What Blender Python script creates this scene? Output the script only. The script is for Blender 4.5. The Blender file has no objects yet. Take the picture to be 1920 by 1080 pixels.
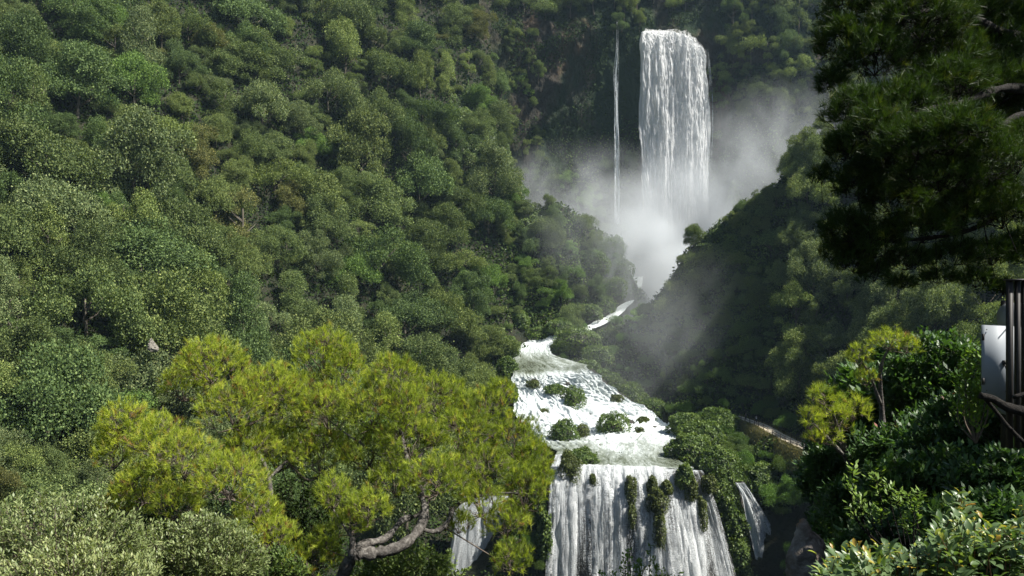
import bpy, math, random, time
import numpy as np
from mathutils import Vector, Matrix
T0 = time.time()
sc = bpy.context.scene
COL = sc.collection
PI = math.pi
rng = np.random.default_rng(11)
random.seed(5)

# ------------------------------------------------------------------ camera, sky, sun, exposure
F = 1371.0                       # focal length in pixels of a 1920 px wide picture
cam_d = bpy.data.cameras.new("camera"); cam = bpy.data.objects.new("camera", cam_d); COL.objects.link(cam)
cam_d.sensor_width = 36.0; cam_d.lens = 36.0 * F / 1920.0
cam.location = (0, 0, 0); cam.rotation_euler = (math.radians(90), 0, 0)
cam_d.clip_start = 0.1; cam_d.clip_end = 4000
sc.camera = cam
SUN = Vector((0.585, -0.16, 0.80)).normalized()
elev = math.asin(SUN.z); azim = math.atan2(SUN.x, SUN.y)      # azimuth clockwise from +Y
world = bpy.data.worlds.new("World"); sc.world = world; world.use_nodes = True
wn = world.node_tree; wn.nodes.clear()
w_out = wn.nodes.new("ShaderNodeOutputWorld"); w_bg = wn.nodes.new("ShaderNodeBackground"); w_sky = wn.nodes.new("ShaderNodeTexSky")
w_sky.sky_type = 'NISHITA'; w_sky.sun_disc = False; w_sky.sun_elevation = elev; w_sky.sun_rotation = azim
w_sky.air_density = 1.2; w_sky.dust_density = 0.6
w_bg.inputs['Strength'].default_value = 0.042
wn.links.new(w_sky.outputs[0], w_bg.inputs[0]); wn.links.new(w_bg.outputs[0], w_out.inputs[0])
sun_d = bpy.data.lights.new("sun", 'SUN'); sun_d.energy = 4.7; sun_d.angle = math.radians(0.5); sun_d.color = (1.0, 0.96, 0.88)
sun = bpy.data.objects.new("sun", sun_d); COL.objects.link(sun)
sun.rotation_euler = SUN.to_track_quat('Z', 'Y').to_euler()
sc.view_settings.view_transform = 'Standard'; sc.view_settings.look = 'None'
sc.view_settings.gamma = 1.0; sc.view_settings.use_curve_mapping = False
sc.view_settings.exposure = 1.12
sc.render.engine = 'CYCLES'
cy = sc.cycles
cy.max_bounces = 5; cy.diffuse_bounces = 2; cy.glossy_bounces = 1; cy.transmission_bounces = 3
cy.transparent_max_bounces = 10; cy.volume_bounces = 1
cy.volume_step_rate = 1.0; cy.volume_max_steps = 64
cy.caustics_reflective = False; cy.caustics_refractive = False
cy.sample_clamp_indirect = 4.0
cy.use_denoising = True
cy.use_adaptive_sampling = True; cy.adaptive_threshold = 0.02

# ------------------------------------------------------------------ helpers
def PX(px, py, D):
    return np.array([(px - 960.0) / F * D, D, (540.0 - py) / F * D])

def to_px(P):
    P = np.atleast_2d(P)
    return np.stack([960 + F * P[:, 0] / P[:, 1], 540 - F * P[:, 2] / P[:, 1]], 1)

def hash3(ix, iy, iz, seed):
    n = (ix.astype(np.int64) * 374761393 + iy.astype(np.int64) * 668265263 + iz.astype(np.int64) * 2147483647 + seed * 144665) & 0xffffffff
    n = ((n ^ (n >> 13)) * 1274126177) & 0xffffffff
    n = ((n ^ (n >> 16)) * 2246822519) & 0xffffffff
    return ((n ^ (n >> 15)) & 0xffffff) / float(0xffffff)

def vnoise(P, seed=0):
    P = np.asarray(P, float); I = np.floor(P).astype(np.int64); f = P - I; f = f * f * (3 - 2 * f)
    r = 0
    for dx in (0, 1):
        wx = f[..., 0] if dx else 1 - f[..., 0]
        for dy in (0, 1):
            wy = f[..., 1] if dy else 1 - f[..., 1]
            for dz in (0, 1):
                wz = f[..., 2] if dz else 1 - f[..., 2]
                r = r + wx * wy * wz * hash3(I[..., 0] + dx, I[..., 1] + dy, I[..., 2] + dz, seed)
    return r

def fbm(P, oct=4, seed=0):
    a, s, t = 1.0, 0, 0; P = np.asarray(P, float)
    for k in range(oct):
        s = s + a * (vnoise(P, seed + k * 17) * 2 - 1); t += a; a *= 0.5; P = P * 2.03 + 7.1
    return s / t

def nrm(v):
    return v / np.maximum(np.linalg.norm(v, axis=-1, keepdims=True), 1e-9)

def tag(o, label=None, cat=None, group=None, kind=None):
    if label: o['label'] = label
    if cat: o['category'] = cat
    if group: o['group'] = group
    if kind: o['kind'] = kind
    return o

def mesh_data(name, V, faces, mat, smooth=False, tint=None, uv=None, vattr=None):
    """faces: list of int arrays (n,k)"""
    me = bpy.data.meshes.new(name)
    V = np.asarray(V, np.float32)
    me.vertices.add(len(V)); me.vertices.foreach_set('co', V.ravel())
    tot = np.concatenate([np.full(len(f), f.shape[1], np.int32) for f in faces])
    idx = np.concatenate([f.ravel() for f in faces]).astype(np.int32)
    me.loops.add(len(idx)); me.loops.foreach_set('vertex_index', idx)
    me.polygons.add(len(tot))
    st = np.concatenate([[0], np.cumsum(tot)[:-1]]).astype(np.int32)
    me.polygons.foreach_set('loop_start', st)
    if smooth: me.polygons.foreach_set('use_smooth', np.ones(len(tot), bool))
    if tint is not None:
        a = me.attributes.new('tint', 'FLOAT', 'FACE'); a.data.foreach_set('value', np.asarray(tint, np.float32))
    if vattr:
        for k, v in vattr.items():
            a = me.attributes.new(k, 'FLOAT', 'POINT'); a.data.foreach_set('value', np.asarray(v, np.float32).ravel())
    if uv is not None:
        l = me.uv_layers.new(name='flow'); l.data.foreach_set('uv', np.asarray(uv, np.float32)[idx].ravel())
    me.update(calc_edges=True); me.validate()
    if mat: me.materials.append(mat)
    return me

def obj(name, me, parent=None, loc=None):
    o = bpy.data.objects.new(name, me); COL.objects.link(o)
    if parent is not None: o.parent = parent
    if loc is not None: o.location = loc
    return o

def empty(name, loc, rz=0.0):
    o = bpy.data.objects.new(name, None); COL.objects.link(o); o.location = loc; o.rotation_euler = (0, 0, rz)
    o.empty_display_size = 0.3
    return o

class MB:
    """collects shapes into one mesh"""
    def __init__(s): s.V = []; s.Q = []; s.T = []; s.tq = []; s.tt = []; s.n = 0
    def add(s, V, Q=None, T=None, tint=0.5):
        V = np.asarray(V, float).reshape(-1, 3)
        if Q is not None and len(Q):
            Q = np.asarray(Q); s.Q.append(Q + s.n); s.tq.append(np.broadcast_to(tint, len(Q)).copy())
        if T is not None and len(T):
            T = np.asarray(T); s.T.append(T + s.n); s.tt.append(np.broadcast_to(tint, len(T)).copy())
        s.V.append(V); s.n += len(V)
    def box(s, c, size, R=None, tint=0.5):
        x = np.array([[a, b, d] for a in (-.5, .5) for b in (-.5, .5) for d in (-.5, .5)]) * np.asarray(size)
        if R is not None: x = x @ np.asarray(R).T
        s.add(x + np.asarray(c), Q=[[0, 1, 3, 2], [4, 6, 7, 5], [0, 4, 5, 1], [2, 3, 7, 6], [0, 2, 6, 4], [1, 5, 7, 3]], tint=tint)
    def tube(s, pts, rad, k=6, tint=0.5, cap=True):
        pts = np.asarray(pts, float); n = len(pts); rad = np.broadcast_to(rad, n)
        t = nrm(np.gradient(pts, axis=0)) if n > 1 else np.array([[0, 0, 1.]])
        ref = np.array([0.13, 0.27, 0.95]) if abs(t[0][2]) < 0.9 else np.array([0.9, 0.3, 0.1])
        a = nrm(np.cross(t, ref)); b = np.cross(t, a)
        an = np.arange(k) * 2 * PI / k
        V = pts[:, None, :] + rad[:, None, None] * (np.cos(an)[None, :, None] * a[:, None, :] + np.sin(an)[None, :, None] * b[:, None, :])
        Q = []
        for i in range(n - 1):
            for j in range(k):
                j2 = (j + 1) % k; Q.append([i * k + j, i * k + j2, (i + 1) * k + j2, (i + 1) * k + j])
        V = V.reshape(-1, 3); T = None
        if cap:
            V = np.vstack([V, pts[0], pts[-1]]); m = n * k
            T = [[m, (j + 1) % k, j] for j in range(k)] + [[m + 1, (n - 1) * k + j, (n - 1) * k + (j + 1) % k] for j in range(k)]
        s.add(V, Q=Q, T=T, tint=tint)
    def leaves(s, P, D, N, L, W, tint, pos=0.45):
        n = len(P); D = nrm(D); S = nrm(np.cross(D, N)); L = np.broadcast_to(L, n)[:, None]; W = np.broadcast_to(W, n)[:, None]
        m = P + D * L * pos
        V = np.stack([P, m + S * W * .5, P + D * L, m - S * W * .5], 1).reshape(-1, 3)
        s.add(V, Q=np.arange(n * 4).reshape(n, 4), tint=tint)
    def ovals(s, P, D, N, L, W, tint):
        """leaf blades of eight points folded along the midrib"""
        n = len(P); D = nrm(D); S = nrm(np.cross(D, N)); U = np.cross(S, D); L = np.broadcast_to(L, n)[:, None]; W = np.broadcast_to(W, n)[:, None]
        rows = []
        for f, w, h in ((0, .06, 0), (.25, .8, .0), (.55, 1.0, -.03), (.82, .6, -.10), (1.0, .04, -.2)):
            c = P + D * L * f + U * L * h
            rows += [c - S * W * .5 * w + U * W * .16 * w, c, c + S * W * .5 * w + U * W * .16 * w]
        V = np.stack(rows, 1).reshape(-1, 3)
        q = np.array([[3 * i + j, 3 * i + j + 1, 3 * i + j + 4, 3 * i + j + 3] for i in range(4) for j in (0, 1)])
        Q = (np.arange(n)[:, None, None] * 15 + q[None]).reshape(-1, 4)
        s.add(V, Q=Q, tint=np.repeat(np.broadcast_to(tint, n), 8))
    def needles(s, P, D, L, W, tint):
        n = len(P); D = nrm(D); R = nrm(rng.normal(size=(n, 3))); S = nrm(np.cross(D, R)); W = np.broadcast_to(W, n)[:, None]; L = np.broadcast_to(L, n)[:, None]
        V = np.stack([P - S * W * .5, P + S * W * .5, P + D * L], 1).reshape(-1, 3)
        s.add(V, T=np.arange(n * 3).reshape(n, 3), tint=tint)
    def data(s, name, mat, smooth=False):
        faces, t = [], []
        if s.Q: faces.append(np.concatenate(s.Q)); t += s.tq
        if s.T: faces.append(np.concatenate(s.T)); t += s.tt
        return mesh_data(name, np.concatenate(s.V), faces, mat, smooth, np.concatenate(t))
    def obj(s, name, mat, parent=None, smooth=False, loc=None):
        return obj(name, s.data(name, mat, smooth), parent, loc)

# ------------------------------------------------------------------ materials
def new_mat(name):
    m = bpy.data.materials.new(name); m.use_nodes = True; nt = m.node_tree; nt.nodes.clear()
    out = nt.nodes.new("ShaderNodeOutputMaterial")
    return m, nt, out
def N(nt, t, **kw):
    n = nt.nodes.new(t)
    for k, v in kw.items():
        if k in ('operation', 'blend_type', 'data_type', 'attribute_name', 'noise_dimensions', 'attribute_type', 'uv_map', 'feature', 'interpolation_type', 'noise_type'): setattr(n, k, v)
        elif isinstance(k, str) and k.startswith('i'):
            n.inputs[int(k[1:])].default_value = v
    return n
def math_n(nt, op, a, b=None, clamp=False):
    n = nt.nodes.new("ShaderNodeMath"); n.operation = op; n.use_clamp = clamp
    for i, v in enumerate((a, b)):
        if v is None: continue
        if isinstance(v, (int, float)): n.inputs[i].default_value = v
        else: nt.links.new(v, n.inputs[i])
    return n.outputs[0]
def mixc(nt, f, a, b, mode='MIX'):
    n = nt.nodes.new("ShaderNodeMix"); n.data_type = 'RGBA'; n.blend_type = mode
    for i, v in ((0, f), (6, a), (7, b)):
        if isinstance(v, (int, float)): n.inputs[i].default_value = v
        elif isinstance(v, tuple): n.inputs[i].default_value = (*v[:3], 1)
        else: nt.links.new(v, n.inputs[i])
    return n.outputs[2]
def ramp(nt, fac, stops):
    n = nt.nodes.new("ShaderNodeValToRGB"); cr = n.color_ramp
    while len(cr.elements) < len(stops): cr.elements.new(0.5)
    for e, (p, c) in zip(cr.elements, stops):
        e.position = p; e.color = (*c, 1) if isinstance(c, tuple) else (c, c, c, 1)
    nt.links.new(fac, n.inputs[0]); return n.outputs[0]
def noise(nt, vec, scale, detail=4, rough=0.55, dist=0.0):
    n = nt.nodes.new("ShaderNodeTexNoise"); n.inputs['Scale'].default_value = scale; n.inputs['Detail'].default_value = detail
    n.inputs['Roughness'].default_value = rough; n.inputs['Distortion'].default_value = dist
    if vec is not None: nt.links.new(vec, n.inputs['Vector'])
    return n.outputs[0]

def leaf_mat(name, stops, trans=0.3, rough=0.5, spec=0.3, tcol=(1.25, 1.3, 0.55)):
    m, nt, out = new_mat(name)
    a = nt.nodes.new("ShaderNodeAttribute"); a.attribute_name = 'tint'
    c = ramp(nt, a.outputs['Fac'], stops)
    oi = nt.nodes.new("ShaderNodeObjectInfo")
    c = mixc(nt, 1.0, c, oi.outputs['Color'], 'MULTIPLY')
    p = nt.nodes.new("ShaderNodeBsdfPrincipled"); p.inputs['Roughness'].default_value = rough
    p.inputs['Specular IOR Level'].default_value = spec
    nt.links.new(c, p.inputs['Base Color'])
    t = nt.nodes.new("ShaderNodeBsdfTranslucent"); c2 = mixc(nt, 1.0, c, tcol, 'MULTIPLY'); nt.links.new(c2, t.inputs[0])
    mx = nt.nodes.new("ShaderNodeMixShader"); mx.inputs[0].default_value = trans
    nt.links.new(p.outputs[0], mx.inputs[1]); nt.links.new(t.outputs[0], mx.inputs[2]); nt.links.new(mx.outputs[0], out.inputs[0])
    return m

def rock_mat(name, stops, scale=1.0, bump=0.6, moss=None, rough=0.9, sc3=(1, 1, 1)):
    m, nt, out = new_mat(name)
    tc = nt.nodes.new("ShaderNodeNewGeometry")
    mp = nt.nodes.new("ShaderNodeMapping"); mp.inputs['Scale'].default_value = sc3; nt.links.new(tc.outputs['Position'], mp.inputs[0])
    n1 = noise(nt, mp.outputs[0], scale, 8, .65, .4)
    c = ramp(nt, n1, stops)
    if moss:
        n2 = noise(nt, mp.outputs[0], scale * .35, 6, .6)
        f = ramp(nt, n2, [(moss[1], 0.0), (moss[1] + .08, 1.0)])
        c = mixc(nt, f, c, moss[0])
    p = nt.nodes.new("ShaderNodeBsdfPrincipled"); p.inputs['Roughness'].default_value = rough; p.inputs['Specular IOR Level'].default_value = .25
    nt.links.new(c, p.inputs['Base Color'])
    b = nt.nodes.new("ShaderNodeBump"); b.inputs['Strength'].default_value = bump; b.inputs['Distance'].default_value = .5 / scale
    n3 = noise(nt, mp.outputs[0], scale * 2.2, 8, .7); nt.links.new(n3, b.inputs['Height']); nt.links.new(b.outputs[0], p.inputs['Normal'])
    nt.links.new(p.outputs[0], out.inputs[0]); return m

def plain_mat(name, col, rough=0.6, spec=.4, metal=0, var=0.25, scale=6):
    m, nt, out = new_mat(name)
    tc = nt.nodes.new("ShaderNodeTexCoord"); n1 = noise(nt, tc.outputs['Object'], scale, 6, .6)
    c = mixc(nt, n1, tuple(x * (1 - var) for x in col), tuple(min(1, x * (1 + var)) for x in col))
    p = nt.nodes.new("ShaderNodeBsdfPrincipled"); p.inputs['Roughness'].default_value = rough; p.inputs['Specular IOR Level'].default_value = spec; p.inputs['Metallic'].default_value = metal
    nt.links.new(c, p.inputs['Base Color']); nt.links.new(p.outputs[0], out.inputs[0]); return m

M_forest = leaf_mat('forest leaves', [(0, (.022, .038, .018)), (.38, (.080, .112, .048)), (.70, (.170, .208, .085)), (1, (.33, .36, .16))], .24, .6, .12)
M_under = leaf_mat('undergrowth leaves', [(0, (0.018, 0.032, 0.010)), (.6, (0.035, 0.060, 0.016)), (1, (0.065, 0.100, 0.025))], .2, .7, .06)  # leaf colour lowered to carry the shade between the crowns
M_bank = leaf_mat('bank leaves', [(0, (.035, .062, .018)), (.5, (.095, .150, .034)), (1, (.190, .250, .060))], .3)
M_moss = leaf_mat('moss leaves', [(0, (0.046, 0.058, 0.016)), (.6, (0.091, 0.117, 0.026)), (1, (0.156, 0.182, 0.039))], .2)
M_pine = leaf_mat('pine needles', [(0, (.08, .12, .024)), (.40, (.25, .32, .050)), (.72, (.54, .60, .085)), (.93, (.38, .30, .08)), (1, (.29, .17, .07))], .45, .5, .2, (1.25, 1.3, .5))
M_pined = leaf_mat('shaded pine needles', [(0, (0.020, 0.044, 0.009)), (.6, (0.039, 0.077, 0.013)), (1, (0.083, 0.105, 0.020))], .3, .5, .25, (1.2, 1.2, .5))  # darker copy of the needle colour, shade of the boughs put into it
M_pale = leaf_mat('pale olive leaves', [(0, (.11, .15, .055)), (.5, (.21, .26, .10)), (.85, (.34, .38, .17)), (1, (.40, .40, .08))], .3, .45, .4)
M_shrub = leaf_mat('dark shrub leaves', [(0, (.030, .065, .022)), (.5, (.060, .125, .035)), (.9, (.110, .20, .045)), (.97, (.16, .19, .05)), (1, (.30, .05, .03))], .35, .45, .35)
M_mastic = leaf_mat('grey green oval leaves', [(0, (0.061, 0.110, 0.039)), (.5, (0.121, 0.187, 0.077)), (.8, (0.187, 0.253, 0.110)), (.92, (0.330, 0.374, 0.044)), (1, (0.396, 0.220, 0.044))], .35, .38, .5, (1.2, 1.3, .4))
M_ash = leaf_mat('bright green leaves', [(0, (.10, .18, .03)), (.7, (.20, .31, .05)), (1, (.34, .42, .10))], .4, .45, .4)
M_bark = rock_mat('pine bark', [(.3, (.035, .03, .026)), (.5, (.11, .10, .09)), (.7, (.27, .25, .225))], 9, 1.0, sc3=(1, 1, 1))
M_twig = plain_mat('twig bark', (.13, .105, .085), .9, .1, 0, .5, 30)
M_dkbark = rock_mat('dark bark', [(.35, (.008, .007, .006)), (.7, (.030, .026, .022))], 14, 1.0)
M_trunk = plain_mat('trunk bark', (.11, .095, .075), .9, .1, 0, .4, 2)
M_soil = rock_mat('forest soil', [(.35, (.012, .016, .008)), (.6, (.030, .030, .016)), (.8, (.06, .055, .03))], .15, .6)
M_cliff = rock_mat('cliff rock', [(.3, (.022, .024, .018)), (.5, (.055, .046, .034)), (.68, (.14, .09, .05)), (.85, (.24, .16, .10))], .07, 1.0, moss=((.02, .04, .014), .47), sc3=(1, 1, .45))
M_bed = rock_mat('wet rock', [(.3, (.02, .02, .018)), (.6, (.05, .045, .035)), (.8, (.09, .08, .06))], .6, .8, rough=.45, sc3=(1, 1, .3))
M_rock = rock_mat('grey crag rock', [(.3, (.14, .11, .085)), (.5, (.36, .31, .26)), (.7, (.55, .50, .44))], 2.2, 1.0, moss=((.40, .20, .07), .56))
M_path = rock_mat('path gravel', [(.3, (.42, .36, .27)), (.7, (.62, .55, .42))], 2.5, .4)
M_dry = leaf_mat('dry grass', [(0, (.09, .09, .03)), (.6, (.19, .17, .05)), (1, (.30, .24, .08))], .3)
M_wood = plain_mat('fence wood', (.045, .032, .022), .85, .2, 0, .4, 3)

# ------------------------------------------------------------------ ground: one sheet through measured points
gp = []
def g(px, py, D, dz=0.0): p = PX(px, py, D); p[2] += dz; gp.append(p)
def gx(x, y, z): gp.append(np.array([x, y, z], float))
tab = {-150: (215, 235, 265, 305, 345), 0: (190, 208, 240, 280, 325), 200: (160, 175, 210, 250, 292), 400: (135, 150, 185, 225, 262),
       600: (112, 125, 158, 200, 236), 800: (92, 103, 130, 165, 192), 1000: (75, 85, 105, 130, 148)}
for py, ds in tab.items():
    for px, D in zip((-250, 0, 300, 600, 850), ds):
        g(px, py, D, -6 if px < 800 else -7)
for a in [(945, 300, 288), (930, 100, 322), (960, 400, 276), (900, 500, 252), (935, 590, 243), (930, 690, 212), (940, 760, 196), (975, 850, 166), (1000, 900, 146)]: g(*a, -4)
for a in [(1045, 365, 275), (1100, 405, 275), (1160, 445, 277), (1000, 450, 266), (1080, 500, 263), (1140, 540, 268), (1030, 600, 250), (1100, 590, 257), (1000, 640, 246)]: g(*a, -3)
for a in [(1195, 535, 285), (1170, 572, 272), (1145, 592, 262), (1090, 612, 252), (1035, 648, 242), (1060, 655, 240)]: g(*a, -1.5)
for x in (15, 45, 75, 105, 130): gx(x, 300, -13 if x > 40 else 0); gx(x, 324, -14)
for px in (960, 1060, 1160, 1250, 1350): gx((px - 960) / F * 345, 347, 112 if px > 1000 else 118); gx((px - 960) / F * 400, 400, 150); gx((px - 960) / F * 345, 333, 10)
for a in [(1380, 260, 327), (1400, 120, 338), (1460, 160, 330), (1530, 250, 312), (1530, 60, 335), (1650, 150, 300), (1600, 0, 345), (1800, 0, 330), (1480, 380, 316)]: g(*a, -5)
for a in [(1200, 568, 245), (1300, 442, 235), (1390, 365, 228), (1450, 335, 222), (1500, 275, 215), (1560, 235, 210), (1700, 230, 200), (1900, 190, 190), (2100, 240, 185)]:
    g(*a, -2.5); p = PX(*a); gx(p[0] * 1.1 + 14, p[1] + 30, max(-12, p[2] - 45))
for a in [(1250, 745, 200), (1350, 745, 190), (1400, 770, 184), (1480, 790, 170), (1350, 600, 208), (1430, 500, 208), (1300, 640, 208), (1550, 560, 186), (1600, 400, 195), (1700, 620, 160), (1850, 600, 145), (1850, 400, 168), (1700, 330, 190), (1600, 720, 160), (2050, 400, 160), (2050, 700, 120), (1750, 760, 130)]: g(*a, -2)
for a in [(1100, 662, 232), (1150, 705, 218), (1180, 735, 212), (1245, 780, 203), (1300, 800, 190)]: g(*a, -2)
for px, py, D in [(1000, 690, 210), (1060, 690, 210), (1000, 740, 199), (1120, 760, 196), (1100, 820, 178), (1200, 830, 180), (1100, 865, 153), (1200, 865, 153), (1230, 800, 192)]: g(px, py, D, -3.5)
for a in [(1300, 850, 163), (1320, 910, 150), (1400, 850, 166), (1350, 810, 180), (1455, 815, 157), (1540, 850, 146), (1440, 900, 150), (1500, 900, 144), (1420, 960, 145)]: g(*a, -1.2)
for px in (980, 1050, 1150, 1250, 1350, 1450): gx((px - 960) / F * 136, 136, -72); gx((px - 960) / F * 150, 151.5, -44)
for q in [(0, 0, -1.9), (-4, 1, -2.2), (4, 1, -1.7), (0, -12, -1), (9, -8, .5), (3.2, 4, -2.6), (7, 6, -2.6), (10, 10, -2.6), (6, 12, -5.5), (12, 20, -6), (8, 24, -10), (0, 10, -8), (-6, 9, -8), (-14, 12, -9), (0, 24, -17), (-8, 22, -15), (-16, 24, -16),
          (18, 30, -9), (14, 45, -28), (0, 50, -40), (-30, 40, -30), (0, 80, -62), (22, 80, -55), (-40, 65, -46), (35, 110, -55), (0, 120, -70), (20, 125, -72), (45, 125, -62), (50, 70, -25), (80, 60, 5), (60, 30, 12), (30, 10, 6), (90, 110, -5), (-60, 20, -10), (-90, 50, 5), (60, 140, -38)]: gx(*q)
G = np.array(gp)
def kern(r): return np.sqrt(r * r + 16.0)
def rbf_fit(X, z, lam=0.6):
    n = len(X); r = np.linalg.norm(X[:, None] - X[None], axis=2); A = np.zeros((n + 3, n + 3)); A[:n, :n] = kern(r) - lam * np.eye(n)
    A[:n, n] = 1; A[:n, n + 1:] = X; A[n, :n] = 1; A[n + 1:, :n] = X.T
    return np.linalg.solve(A, np.concatenate([z, np.zeros(3)]))
WX = rbf_fit(G[:, :2], G[:, 2])
def rbf(x, y):
    X = np.stack([x, y], -1); out = np.empty(len(X))
    for i in range(0, len(X), 20000):
        c = X[i:i + 20000]; r = np.linalg.norm(c[:, None] - G[None, :, :2], axis=2)
        out[i:i + 20000] = kern(r) @ WX[:-3] + WX[-3] + c @ WX[-2:]
    return out
X0, X1, Y0, Y1, ST = -300, 300, -30, 470, 1.5
gxs = np.arange(X0, X1 + .1, ST); gys = np.arange(Y0, Y1 + .1, ST)
GX, GY = np.meshgrid(gxs, gys)
GZ = rbf(GX.ravel(), GY.ravel()).reshape(GX.shape)
amp = np.clip((GY - 20) / 60, 0.05, 1)
GZ += amp * (fbm(np.stack([GX, GY, GZ * .5], -1) / 22, 3, 3) * 3.0 + fbm(np.stack([GX, GY, GZ], -1) / 6, 3, 9) * .8)
PLN = np.array([PX(*q) for q in [(1378, 780, 185), (1400, 787, 181), (1430, 798, 172), (1455, 812, 163), (1478, 824, 156), (1508, 838, 150), (1535, 850, 146), (1570, 866, 142)]])
for a_, b_ in zip(PLN[:-1], PLN[1:]):
    t_ = np.clip(((GX - a_[0]) * (b_[0] - a_[0]) + (GY - a_[1]) * (b_[1] - a_[1])) / ((b_ - a_)[:2] @ (b_ - a_)[:2]), 0, 1)
    dd_ = np.hypot(GX - a_[0] - t_ * (b_ - a_)[0], GY - a_[1] - t_ * (b_ - a_)[1]); zz_ = a_[2] + t_ * (b_ - a_)[2]
    GZ = np.where(dd_ < 9, np.minimum(GZ, zz_ - .5 + np.clip(dd_ - 3.5, 0, 9) * .9), GZ)
GZ = np.clip(GZ, -85, 190)
def ground(x, y):
    x = np.asarray(x, float); y = np.asarray(y, float)
    fx = np.clip((x - X0) / ST, 0, len(gxs) - 1.001); fy = np.clip((y - Y0) / ST, 0, len(gys) - 1.001)
    i = fx.astype(int); j = fy.astype(int); a = fx - i; b = fy - j
    return (GZ[j, i] * (1 - a) + GZ[j, i + 1] * a) * (1 - b) + (GZ[j + 1, i] * (1 - a) + GZ[j + 1, i + 1] * a) * b
def cast(px, py, d0=6, d1=460):
    """first meeting of the view ray with the ground"""
    d = np.arange(d0, d1, .75); x = (px - 960) / F * d; z = (540 - py) / F * d
    h = np.nonzero(ground(x, d) > z)[0]
    return None if not len(h) else np.array([x[h[0]], d[h[0]], ground(x[h[0]], d[h[0]])])
ny, nx = GX.shape
ii = np.arange(ny * nx).reshape(ny, nx)
tq = np.stack([ii[:-1, :-1], ii[:-1, 1:], ii[1:, 1:], ii[1:, :-1]], -1).reshape(-1, 4)
tag(obj('ground', mesh_data('ground', np.stack([GX, GY, GZ], -1).reshape(-1, 3), [tq], M_soil, True)), kind='structure')
print('ground', time.time() - T0)

# ------------------------------------------------------------------ lofted sheets (water, rock bed, cliff)
def cr(Pts, n):
    """Catmull-Rom resample along axis 0"""
    m = len(Pts); t = np.linspace(0, m - 1 - 1e-6, n); i = t.astype(int); f = (t - i).reshape(-1, *([1] * (Pts.ndim - 1)))
    p0 = Pts[np.clip(i - 1, 0, m - 1)]; p1 = Pts[i]; p2 = Pts[np.clip(i + 1, 0, m - 1)]; p3 = Pts[np.clip(i + 2, 0, m - 1)]
    return .5 * (2 * p1 + (p2 - p0) * f + (2 * p0 - 5 * p1 + 4 * p2 - p3) * f ** 2 + (3 * p1 - p0 - 3 * p2 + p3) * f ** 3)
def loft(rows, nu, nv):
    A = np.array([[PX(*p) for p in r] for r in rows])
    A = cr(A, nv); A = cr(A.transpose(1, 0, 2), nu).transpose(1, 0, 2)
    return A
def gnorm(A):
    n = nrm(np.cross(np.gradient(A, axis=1), np.gradient(A, axis=0)))
    n = np.where(n[..., 1:2] > 0, -n, n)
    up = n[..., 2:3] < -0.2
    return np.where(up, -n, n)
def sheet(name, A, mat, foam=None, smooth=True, parent=None, extra=None):
    nv, nu = A.shape[:2]
    du = np.concatenate([np.zeros((nv, 1)), np.cumsum(np.linalg.norm(np.diff(A, axis=1), axis=2), axis=1)], 1)
    mid = du[:, nu // 2][:, None]
    dv = np.concatenate([[0], np.cumsum(np.linalg.norm(np.diff(A[:, nu // 2], axis=0), axis=1))])
    uvx = (np.linspace(-.5, .5, nu)[None] * np.median(du[:, -1]) + 0 * mid)
    uv = np.stack([np.broadcast_to(uvx, (nv, nu)), np.broadcast_to(dv[:, None], (nv, nu))], -1).reshape(-1, 2)
    k = np.arange(nv * nu).reshape(nv, nu); q = np.stack([k[:-1, :-1], k[:-1, 1:], k[1:, 1:], k[1:, :-1]], -1).reshape(-1, 4)
    e = np.minimum(np.linspace(0, 1, nu), 1 - np.linspace(0, 1, nu))[None] * np.ones((nv, 1))
    va = {'foam': np.ones((nv, nu)) if foam is None else foam, 'edge': e, 'down': np.linspace(0, 1, nv)[:, None] * np.ones((1, nu))}
    if extra: va.update(extra)
    return obj(name, mesh_data(name, A.reshape(-1, 3), [q], mat, smooth, uv=uv, vattr=va), parent)

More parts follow.
